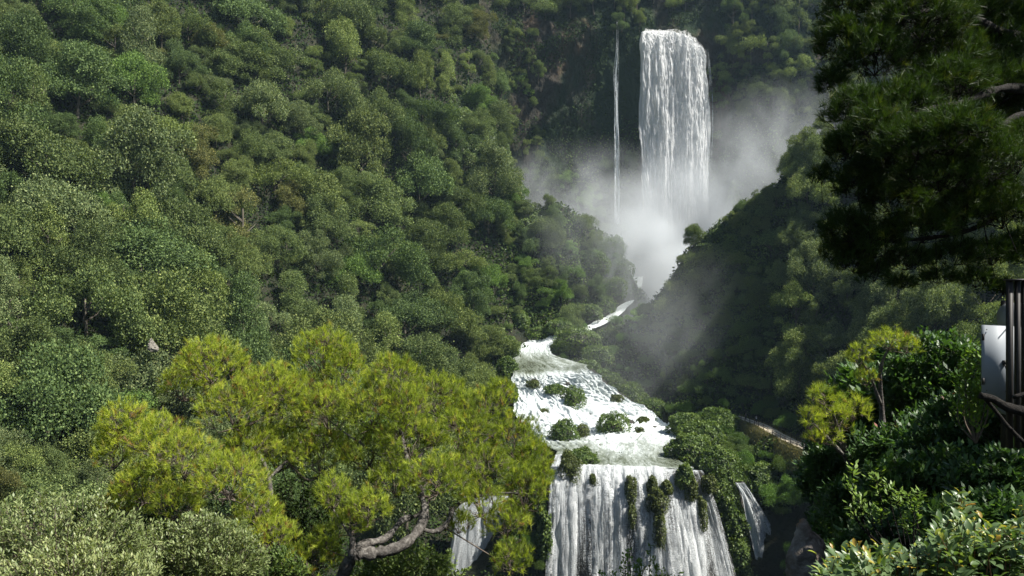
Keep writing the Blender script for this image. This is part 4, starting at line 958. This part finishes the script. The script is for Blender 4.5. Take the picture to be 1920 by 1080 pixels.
pl_limbs = [
 [(600, 1330, 21.5, .34), (615, 1180, 21.2, .30), (640, 1085, 21, .27), (662, 1045, 20.8, .24), (700, 1040, 21, .22), (745, 1028, 21.2, .21), (778, 1002, 21.6, .20), (795, 965, 22.2, .17), (788, 920, 22.8, .14), (765, 870, 23.4, .11), (752, 810, 24, .08), (750, 750, 24.4, .05), (752, 705, 24.6, .02)],
 [(655, 1045, 20.9, .18), (680, 1022, 21.2, .15), (722, 1010, 21.8, .14), (755, 975, 22.4, .11), (790, 960, 23, .09), (830, 900, 23.6, .07), (880, 850, 24.2, .05), (930, 810, 24.6, .03)],
 [(785, 990, 21.8, .11), (812, 998, 22, .10), (835, 985, 22.2, .09), (850, 955, 22.5, .08), (880, 935, 22.8, .06), (930, 925, 23, .045), (975, 925, 23.3, .03)],
 [(662, 1046, 20.8, .14), (662, 1020, 20.8, .12), (658, 1004, 20.9, .07), (640, 980, 21, .04), (625, 955, 21, .025)],
 [(480, 1240, 23, .22), (485, 1080, 23.2, .17), (492, 980, 23.4, .14), (506, 930, 23.8, .11), (500, 880, 24, .09), (470, 830, 24.2, .07), (430, 780, 24.4, .05), (400, 730, 24.8, .03)],
 [(500, 900, 24, .08), (540, 860, 24.6, .06), (580, 800, 25.4, .05), (600, 720, 26.4, .03)],
 [(494, 960, 23.5, .09), (440, 930, 23, .06), (380, 900, 22.6, .05), (310, 870, 22.8, .035), (250, 840, 23.2, .02)],
 [(770, 880, 23.3, .08), (800, 840, 23.8, .06), (840, 800, 24.6, .04), (870, 780, 25.2, .02)],
 [(775, 900, 23.1, .07), (720, 860, 23.8, .05), (660, 820, 24.4, .04), (620, 790, 25, .025)]]
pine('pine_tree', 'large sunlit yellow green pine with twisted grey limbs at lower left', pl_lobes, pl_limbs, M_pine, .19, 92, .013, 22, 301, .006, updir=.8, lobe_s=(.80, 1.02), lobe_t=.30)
# smaller pine sprigs at the right
pine('pine_tree', 'small yellow green pine crown lit at the left edge of the right shrubs', [(1545, 745, 30, 26, 17), (1520, 790, 26, 28, 16.8), (1565, 790, 38, 34, 17.2), (1600, 770, 34, 34, 17.6), (1545, 820, 34, 22, 17)],
     [[(1610, 1000, 17.5, .12), (1600, 900, 17.4, .09), (1580, 830, 17.3, .06), (1560, 770, 17.2, .03)], [(1590, 860, 17.3, .05), (1550, 820, 17, .04), (1525, 795, 16.9, .02)]], M_pine, .16, 110, .008, 22, 302, .005)
pine('pine_tree', 'small yellow green pine top above the dark shrubs at the right', [(1665, 640, 36, 26, 19), (1700, 650, 26, 22, 19), (1612, 670, 22, 28, 18.8), (1625, 710, 24, 26, 19)],
     [[(1660, 980, 19.4, .12), (1655, 800, 19.3, .08), (1650, 700, 19.1, .05), (1665, 655, 19, .02)], [(1652, 760, 19.2, .05), (1630, 700, 19, .03), (1615, 680, 18.9, .02)]], M_pine, .15, 120, .008, 22, 303, .005)
# dark overhanging pine, top right, its crown goes on beyond the frame and shades what is below
dk = []
for px, py, rx, ry, D in [(1600, 20, 60, 60, 9.5), (1640, 110, 70, 55, 9), (1720, 50, 90, 70, 9), (1820, 40, 90, 60, 10), (1905, 60, 80, 70, 10), (1600, 210, 56, 46, 8.5), (1640, 250, 70, 50, 8.2), (1690, 200, 70, 50, 8.6), (1770, 170, 80, 60, 8.8), (1860, 170, 80, 60, 9.4),
   (1585, 280, 40, 36, 8.4), (1720, 270, 76, 50, 7.8), (1790, 250, 76, 50, 7.6), (1850, 300, 70, 50, 7.8), (1760, 330, 76, 50, 8), (1910, 290, 60, 60, 8.4), (1610, 350, 50, 40, 9), (1680, 380, 64, 44, 9), (1590, 430, 50, 40, 9.2), (1640, 460, 60, 40, 9.2), (1730, 430, 70, 44, 9), (1800, 400, 70, 46, 9), (1880, 400, 70, 50, 9),
   (1600, 490, 40, 36, 9.4), (1700, 490, 50, 28, 9.4), (1790, 480, 50, 30, 9.4), (1860, 480, 50, 30, 9.6), (1915, 470, 40, 40, 9.6), (1570, 80, 40, 50, 9.3), (1680, 0, 70, 50, 9.4), (1760, 110, 80, 60, 9.3), (1850, 110, 80, 60, 9.8), (1700, 330, 70, 50, 9.2), (1820, 360, 80, 50, 9.2), (1650, 310, 60, 40, 9), (1900, 220, 70, 60, 9.6), (1750, 20, 80, 50, 10), (1640, 515, 34, 22, 9.4), (1690, 530, 26, 16, 9.5), (1760, 520, 36, 20, 9.4), (1830, 525, 34, 24, 9.5), (1880, 540, 26, 20, 9.6), (1540, 330, 20, 26, 9.2), (1560, 160, 26, 40, 9.2), (1560, 470, 20, 34, 9.4)]:
    dk.append((px, py, rx, ry, D))
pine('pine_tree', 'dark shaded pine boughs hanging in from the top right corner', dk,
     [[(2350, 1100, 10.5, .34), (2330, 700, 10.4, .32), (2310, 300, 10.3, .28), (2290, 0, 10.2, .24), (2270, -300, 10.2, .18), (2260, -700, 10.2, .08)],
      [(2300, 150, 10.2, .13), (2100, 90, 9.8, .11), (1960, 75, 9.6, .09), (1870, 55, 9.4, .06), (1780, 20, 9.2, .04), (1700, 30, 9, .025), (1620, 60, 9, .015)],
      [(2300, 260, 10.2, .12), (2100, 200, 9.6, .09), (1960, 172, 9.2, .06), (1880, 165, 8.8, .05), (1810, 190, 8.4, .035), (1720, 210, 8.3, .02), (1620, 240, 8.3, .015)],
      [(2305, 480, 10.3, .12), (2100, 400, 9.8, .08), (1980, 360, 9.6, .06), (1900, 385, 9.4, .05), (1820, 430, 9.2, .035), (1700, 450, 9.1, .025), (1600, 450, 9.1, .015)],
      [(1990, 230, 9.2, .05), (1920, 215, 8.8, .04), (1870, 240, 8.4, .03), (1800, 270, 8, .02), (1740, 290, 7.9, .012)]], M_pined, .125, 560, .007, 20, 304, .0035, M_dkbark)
sh = [(px, py, 260, 210, D) for px, py, D in ((2150, -60, 10), (2350, 80, 10.5), (2500, -150, 10), (2150, -350, 11), (2400, -450, 10), (1900, -250, 11), (2650, 100, 11), (2250, 250, 9.5))]  # unseen crown lobes added to shade the boughs and cabinet
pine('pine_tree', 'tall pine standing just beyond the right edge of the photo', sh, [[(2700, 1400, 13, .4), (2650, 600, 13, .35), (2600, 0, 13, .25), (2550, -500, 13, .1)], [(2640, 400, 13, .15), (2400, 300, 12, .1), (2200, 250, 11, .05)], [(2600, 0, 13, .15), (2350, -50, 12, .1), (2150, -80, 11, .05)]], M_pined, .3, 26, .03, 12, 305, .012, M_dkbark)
print('pines', time.time() - T0)

# ------------------------------------------------------------------ near shrubs: shoots carrying leaves
def shrub(name, label, base, shoots, mat, L, W, per, seed, cat='bush', oval=False, stem=None, stemr=.008, spread=.5, start=.35, group=None, tintc=.5, tips=0.0, droop=0.0):
    """base: world point; shoots: list of tip points"""
    r = np.random.default_rng(seed); base = np.array(base); e = empty(name, tuple(base)); tag(e, label, cat, group)
    lf = MB(); st = MB()
    for tip in shoots:
        tip = np.array(tip); ln = np.linalg.norm(tip - base); ctrl = base + (tip - base) * .5 + np.array([0, 0, -.05 * ln]) + r.normal(size=3) * .08 * ln
        pts = cr(np.array([base, ctrl, tip]), 10); st.tube(pts - base, np.linspace(stemr * 1.6, stemr * .35, 10), 5, .5, False)
        n = per; t = start + (1 - start) * r.random(n) ** .8
        P = np.stack([np.interp(t, np.linspace(0, 1, 10), pts[:, i]) for i in range(3)], 1)
        ax = nrm(pts[-1] - pts[-3]); side = nrm(np.cross(ax, r.normal(size=(n, 3))))
        D = nrm(ax * .55 + side * .9 + [0, 0, .25 - droop]); P = P + side * r.random((n, 1)) * L * spread * 2.0 * (1.15 - t)[:, None] + r.normal(size=(n, 3)) * L * .35
        Nn = nrm(np.cross(D, np.cross([0, 0, 1.], D)) + r.normal(size=(n, 3)) * .35 + [0, 0, .6])
        s = .6 + .6 * r.random(n); tint = np.clip(r.normal(tintc, .2, n), 0, .88)
        if tips > 0:
            top = t > .965; tint = np.where(top & (r.random(n) < tips), r.uniform(.9, 1, n), tint); s = np.where(top, s * .6, s)
        (lf.ovals if oval else lf.leaves)(P - base, D, Nn, L * s, W * s, tint)
    lf.obj('leaves', mat, e); st.obj('stems', stem or M_twig, e); return e
def dome_tips(px, py, D, rx, ry, n, seed, dd=.6, low=-.2):
    r = np.random.default_rng(seed); k = D / F; d = nrm(r.normal(size=(n * 4, 3)) + [0, -.35, .2]); d = d[d[:, 2] > low][:n]
    R = np.array([rx * k, (rx + ry) / 2 * k * dd, ry * k]); s = .72 + .36 * vnoise(d * 2.6 + seed, seed) + .1 * r.random(len(d))
    return PX(px, py, D) + d * R * s[:, None]
def dome(name, label, px, py, D, rx, ry, n, mat, L, W, per, seed, **kw):
    k = D / F; base = PX(px, py + ry * .9, D + .3); return shrub(name, label, base, dome_tips(px, py, D, rx, ry, n, seed), mat, L, W, per, seed, **kw)
dome('olive_bush', 'pale sunlit bush with upright shoots in the bottom left corner', 110, 1040, 11.5, 190, 120, 300, M_pale, .075, .028, 60, 401, start=.45)
dome('olive_bush', 'low yellowish green bush at the very bottom left corner', 150, 1120, 10.5, 190, 110, 200, M_pale, .075, .026, 60, 402, tintc=.65, start=.45)
dome('olive_bush', 'pale rounded bush below the pine, right of the corner bush', 372, 1050, 12.5, 125, 92, 260, M_pale, .072, .028, 64, 403, start=.45, tintc=.45)
dome('olive_bush', 'shaded green bush low between the pale bush and pine limb', 490, 1090, 14, 90, 66, 130, M_bank, .08, .04, 60, 404)
dome('oak_bush', 'bright green bush under the twisted pine limb', 760, 1085, 26, 120, 70, 180, M_bank, .14, .09, 60, 405, tintc=.75)
dome('oak_bush', 'dark green bush below the pine crown, bottom centre left', 560, 1000, 30, 90, 110, 180, M_under, .16, .10, 60, 406)
dome('oak_bush', 'dark undergrowth bush behind the pale rounded bush', 250, 990, 27, 150, 70, 200, M_under, .15, .10, 60, 407)
shrub('sapling', 'slender open sapling tip in front of the lower waterfall', PX(1195, 1190, 13), [PX(*q) for q in [(1180, 1030, 13), (1172, 1042, 13.1), (1220, 1022, 12.9), (1200, 1050, 13), (1225, 1050, 13), (1165, 1062, 13.1), (1150, 1075, 13), (1240, 1068, 12.9), (1130, 1078, 13), (1255, 1076, 13), (1210, 1062, 13), (1190, 1060, 13), (1275, 1074, 13), (1120, 1072, 13.2)]], M_ash, .075, .045, 60, 408, cat='sapling', start=.45, tintc=.3, stemr=.011, stem=M_dkbark)
# dark shrub mass on the near slope, right
mass = [(1640, 790, 22, 110, 100), (1760, 720, 20, 120, 100), (1715, 860, 17, 120, 90), (1590, 880, 24, 90, 90), (1830, 830, 14, 130, 90), (1920, 780, 13, 90, 110), (1760, 930, 13, 150, 90), (1650, 960, 17, 110, 90), (1900, 930, 10, 130, 90), (1600, 1030, 20, 90, 90), (1700, 1040, 12, 130, 80), (1560, 900, 34, 60, 60), (1840, 1000, 9, 130, 70), (1690, 700, 24, 80, 60)]
for i, (px, py, D, rx, ry) in enumerate(mass):
    L = .0105 * D * (.9 if i % 2 else 1.1) + .01
    dome('broadleaf_shrub', 'dark broadleaf shrub ' + where(px, py, 'on the near slope'), px, py, D, rx, ry, 150, M_shrub, L, L * .42, 80, 420 + i, group='dark shrubs on the near right slope', tips=.1 if i in (2, 4) else 0, tintc=.45 if i % 3 else .6)
# sunlit sprays in front of them
shrub('elder_shrub', 'arching spray of bright green pointed leaves lit against dark shrubs', PX(1700, 1060, 8), [PX(*q) for q in [(1600, 868, 8), (1585, 900, 8), (1640, 888, 7.9), (1660, 905, 7.9), (1610, 930, 8), (1590, 945, 8.1), (1680, 915, 7.9), (1700, 930, 7.8), (1715, 945, 7.8), (1650, 950, 7.9), (1690, 965, 7.8), (1630, 950, 8), (1720, 925, 7.8)]], M_ash, .075, .026, 40, 450, start=.72, tintc=.55, stem=M_dkbark, droop=.25)
shrub('elder_shrub', 'small sunlit green shrub tip left of the metal frame', PX(1830, 830, 8.4), [PX(*q) for q in [(1828, 645, 8.4), (1815, 668, 8.4), (1835, 680, 8.3), (1808, 700, 8.4), (1838, 705, 8.3), (1822, 725, 8.3), (1800, 730, 8.4), (1832, 740, 8.3), (1815, 755, 8.3)]], M_ash, .085, .028, 80, 451, start=.4, tintc=.4)
# bottom right: near bush with oval leaves
r6 = np.random.default_rng(66); tips_ = []
for q in np.linspace(0, 1, 60):
    px = 1560 + 400 * q + r6.normal() * 8; top = np.interp(px, [1540, 1620, 1700, 1760, 1800, 1860, 1930], [1062, 1018, 1028, 1000, 968, 990, 975]); 
    for _ in range(4): tips_.append(PX(px + r6.normal() * 14, top + abs(r6.normal()) * 45, 4.1 + r6.normal() * .35))
tips_ += [PX(1800, 918, 3.9), PX(1808, 935, 3.9), PX(1790, 950, 3.9), PX(1818, 960, 4), PX(1915, 950, 3.8), PX(1905, 965, 3.9)]
for j, (a, b) in enumerate(((0, 80), (80, 160), (160, 246))):
    sel = tips_[a:b]; bx = np.mean([t[0] for t in sel])
    shrub('mastic_bush', ['leftmost grey green oval leaved bush along the bottom right edge', 'middle grey green oval leaved bush along the bottom right edge', 'corner grey green oval leaved bush with tall yellow tipped shoot'][j], (bx, 4.3, -2.5), sel, M_mastic, .068, .034, 44, 460 + j, oval=True, start=.55, tips=.55, stem=plain_mat('reddish stem', (.12, .05, .03), .7), stemr=.004, spread=.45, tintc=.45)
print('shrubs', time.time() - T0)

# ------------------------------------------------------------------ crag at the lower right
M_pale_rock = rock_mat('pale limestone', [(.3, (.12, .11, .09)), (.7, (.36, .33, .28))], 1.5, 1.0)
def crag(px, py, D, rx, ry, label, mat=None):
    k = D / F; c = PX(px, py, D); nt_, np_ = 60, 90; th = np.linspace(0, PI, nt_); ph = np.linspace(0, 2 * PI, np_ + 1)[:-1]
    d = np.array([[math.sin(a) * math.cos(b), math.sin(a) * math.sin(b), math.cos(a)] for a in th for b in ph])
    w = np.interp(-d[:, 2], [-1, -.6, 0, .5, 1], [.45, .55, .85, 1.15, 1.3])
    V = d * np.array([rx * k, rx * k * .9, ry * k]); V[:, :2] *= w[:, None]; V[:, 0] += (1 - d[:, 2]) * rx * k * .35
    f = fbm(V * 1.1, 5, 9) * .55 + np.abs(fbm(V * 2.6, 4, 19)) * .5 - np.abs(fbm(V * 6, 3, 29)) * .18; V += d * (f * rx * k * .75)[:, None]
    q = np.array([[i * np_ + j, i * np_ + (j + 1) % np_, (i + 1) * np_ + (j + 1) % np_, (i + 1) * np_ + j] for i in range(nt_ - 1) for j in range(np_)])
    mb = MB(); mb.add(V, Q=q); o = mb.obj('crag', mat or M_rock, loc=tuple(c)); tag(o, label, 'rock'); return o
crag(1506, 1054, 15.6, 46, 86, 'jagged grey rock pinnacle with rusty orange top beside the side waterfall')
crag(283, 648, 134, 9, 13, 'small pale bare rock outcrop among the hillside trees above the pine', M_pale_rock)

# ------------------------------------------------------------------ equipment at the right edge
M_white_shaded = plain_mat('white metal in shade tone', (.25, .275, .30), .55, .4, 0, .05, 3)  # white paint lowered to blue grey, carrying the shade on it
M_steel = plain_mat('dark weathered steel', (.03, .027, .025), .6, .4, .2, .5, 20)
cab = empty('equipment_cabinet', tuple(PX(1880, 760, 8))); o0 = np.array(cab.location)
tag(cab, 'tall white curved metal cabinet behind the dark posts', 'cabinet')
def pane(px0, px1, py0, py1, D, depth, curve=.05, n=14, skew=3):
    t = np.linspace(0, 1, n); fr = [PX(px0 + (px1 - px0) * a, py0 + skew * a, D) + [0, -curve * math.sin(PI * a * .9), 0] for a in t]
    fb = [PX(px0 + (px1 - px0) * a, py1 + 8 * math.sin(PI * a), D) + [0, -curve * math.sin(PI * a * .9), 0] for a in t]
    V = np.array(fr + fb + [p + [0, depth, 0] for p in fr] + [p + [0, depth, 0] for p in fb]); Q = []
    for i in range(n - 1):
        Q += [[i, n + i, n + i + 1, i + 1], [2 * n + i, 2 * n + i + 1, 3 * n + i + 1, 3 * n + i], [i, i + 1, 2 * n + i + 1, 2 * n + i], [n + i, 3 * n + i, 3 * n + i + 1, n + i + 1]]
    Q += [[0, 2 * n, 3 * n, n], [n - 1, 2 * n - 1, 4 * n - 1, 3 * n - 1]]
    return V, Q
b = MB(); V, Q = pane(1842, 1893, 609, 742, 8, .02); b.add(V - o0, Q=Q); b.obj('door', M_white_shaded, cab)
b = MB(); V, Q = pane(1893, 1925, 611, 775, 8.03, .30, .0); b.add(V - o0, Q=Q); b.obj('housing', M_white_shaded, cab)
b = MB(); b.box(PX(1884, 680, 7.94) - o0, (.035, .03, .05)); b.tube([PX(1884, 684, 7.93) - o0, PX(1887, 692, 7.92) - o0], .008, 6); b.obj('lock', M_steel, cab)
for hy in (632, 715):
    b = MB(); b.tube([PX(1843.5, hy - 6, 7.985) - o0, PX(1843.5, hy + 6, 7.985) - o0], .012, 8); b.obj('hinge', M_steel, cab)
b = MB()
for bx_, by_ in ((1850, 618), (1886, 618), (1850, 732), (1886, 734)): b.tube([PX(bx_, by_, 7.99) - o0, PX(bx_, by_, 7.93) - o0], .006, 6)
b.obj('bolts', M_steel, cab)
dish = empty('dish_antenna', tuple(PX(1908, 595, 8.7))); tag(dish, 'round white drum shaped dish antenna above the white cabinet', 'antenna')
b = MB(); an = np.arange(32) * 2 * PI / 32; rd = .175
ring = lambda r_, y: np.stack([r_ * np.cos(an), np.full(32, y), r_ * np.sin(an)], 1)
V = np.concatenate([ring(rd * .02, -.16), ring(rd * .6, -.15), ring(rd * .95, -.10), ring(rd, -.06), ring(rd, .12), ring(rd * .3, .16)])
b.add(V, Q=[[i * 32 + j, i * 32 + (j + 1) % 32, (i + 1) * 32 + (j + 1) % 32, (i + 1) * 32 + j] for i in range(5) for j in range(32)]); b.obj('drum', M_white_shaded, dish, True)
b = MB(); b.tube([(0, .12, 0), (0, .25, 0)], .03, 8); b.tube([(0, .25, .2), (0, .25, -1.6)], .03, 8); b.obj('mount', M_steel, dish)
fr = empty('metal_frame', tuple(PX(1905, 820, 7.4))); o0 = np.array(fr.location); tag(fr, 'dark steel post frame in front of the white cabinet', 'frame')
for px, w in ((1893, .045), (1907.5, .034), (1921, .04)):
    b = MB(); p0 = PX(px, 526, 7.4); p1 = PX(px, 840, 7.4); b.box((p0 + p1) / 2 - o0, (w, .05, p0[2] - p1[2])); b.obj('post', M_steel, fr)
b = MB(); p0 = PX(1887, 527, 7.4); p1 = PX(1935, 527, 7.4); b.box((p0 + p1) / 2 + [0, 0, .012] - o0, (p1[0] - p0[0], .10, .018)); b.obj('top_plate', M_steel, fr)
b = MB(); b.tube(cr(np.array([PX(1838, 742, 7.2), PX(1862, 748, 7.2), (PX(1890, 764, 7.2)), PX(1935, 775, 7.2)]), 14), np.linspace(.032, .048, 14) * (1 + .10 * rng.normal(size=14)), 9)
b.tube(cr(np.array([PX(1848, 748, 7.25), PX(1870, 775, 7.3), PX(1890, 800, 7.3), PX(1920, 830, 7.3)]), 10), .02, 7); b.tube(cr(np.array([PX(1900, 745, 7.3), PX(1925, 738, 7.3), PX(1950, 740, 7.3)]), 6), .022, 7)
o = b.obj('dead_branch', M_dkbark, None, True); tag(o, 'dark forked dead branch lying across the foot of the posts', 'branch')

# ------------------------------------------------------------------ spray and haze
def mist(px, py, D, rx, rz, ry, dens, label, seed, k=1.5, nscale=2.0, tilt=0.0, aniso=.0, contrast=(.36, .62)):
    me = bpy.data.meshes.new('spray'); import bmesh
    bm = bmesh.new(); bmesh.ops.create_icosphere(bm, subdivisions=3, radius=1.0); bm.to_mesh(me); bm.free()
    m, nt, out = new_mat('spray ' + str(seed)); tc = nt.nodes.new("ShaderNodeTexCoord")
    ln = nt.nodes.new("ShaderNodeVectorMath"); ln.operation = 'LENGTH'; nt.links.new(tc.outputs['Object'], ln.inputs[0])
    f = math_n(nt, 'POWER', math_n(nt, 'SUBTRACT', 1.0, ln.outputs['Value'], True), k)
    mp = nt.nodes.new("ShaderNodeMapping"); mp.inputs['Location'].default_value = (seed * 3.7, 0, 0); mp.inputs['Scale'].default_value = (rx / 30, ry / 30, rz / 42); nt.links.new(tc.outputs['Object'], mp.inputs[0])
    nz = noise(nt, mp.outputs[0], nscale, 4, .6, .5)
    mr = nt.nodes.new("ShaderNodeMapRange"); mr.inputs[1].default_value = contrast[0]; mr.inputs[2].default_value = contrast[1]; mr.inputs[3].default_value = .08; nt.links.new(nz, mr.inputs[0])
    d = math_n(nt, 'MULTIPLY', math_n(nt, 'MULTIPLY', f, mr.outputs[0]), dens)
    v = nt.nodes.new("ShaderNodeVolumePrincipled"); v.inputs['Color'].default_value = (.93, .97, 1, 1); v.inputs['Anisotropy'].default_value = aniso
    nt.links.new(d, v.inputs['Density']); nt.links.new(v.outputs[0], out.inputs['Volume']); me.materials.append(m)
    o = obj('spray', me, loc=tuple(PX(px, py, D))); o.scale = (rx, ry, rz); o.rotation_euler = (0, tilt, 0)
    tag(o, label, 'spray', kind='stuff'); return o
mist(1262, 480, 308, 50, 44, 24, .32, 'dense white spray boiling at the foot of the tall waterfall', 1, k=1.4)
mist(1095, 375, 300, 48, 28, 20, .055, 'spray drifting over the mound toward the thin waterfall', 2, k=1.2, contrast=(.40, .66))
mist(1400, 330, 300, 66, 38, 20, .058, 'spray blown up the cliff beside the tall waterfall', 3, tilt=-.5, k=1.2, contrast=(.38, .66))
mist(1215, 530, 276, 26, 34, 20, .28, 'spray flowing down the narrow gorge', 4, k=1.2)
mist(1120, 440, 258, 30, 26, 10, .030, 'thin spray veiling the mound slope', 6, k=1.1, contrast=(.34, .66))
mist(1255, 660, 205, 36, 34, 12, .022, 'thin spray hanging before the shaded spur', 5, k=1.0, contrast=(.30, .62))

bm_ = bpy.data.meshes.new('haze'); hb = MB(); hb.box(((X0 + X1) / 2, (Y0 + Y1) / 2, 60), (X1 - X0 + 40, Y1 - Y0 + 40, 310))
m, nt, out = new_mat('haze air'); v = nt.nodes.new("ShaderNodeVolumePrincipled"); v.inputs['Color'].default_value = (.55, .78, 1, 1); v.inputs['Density'].default_value = .00009; v.inputs['Anisotropy'].default_value = .2
nt.links.new(v.outputs[0], out.inputs['Volume'])
tag(hb.obj('haze', m), 'thin blue haze filling the valley air', 'haze', kind='stuff')
print('done', time.time() - T0)
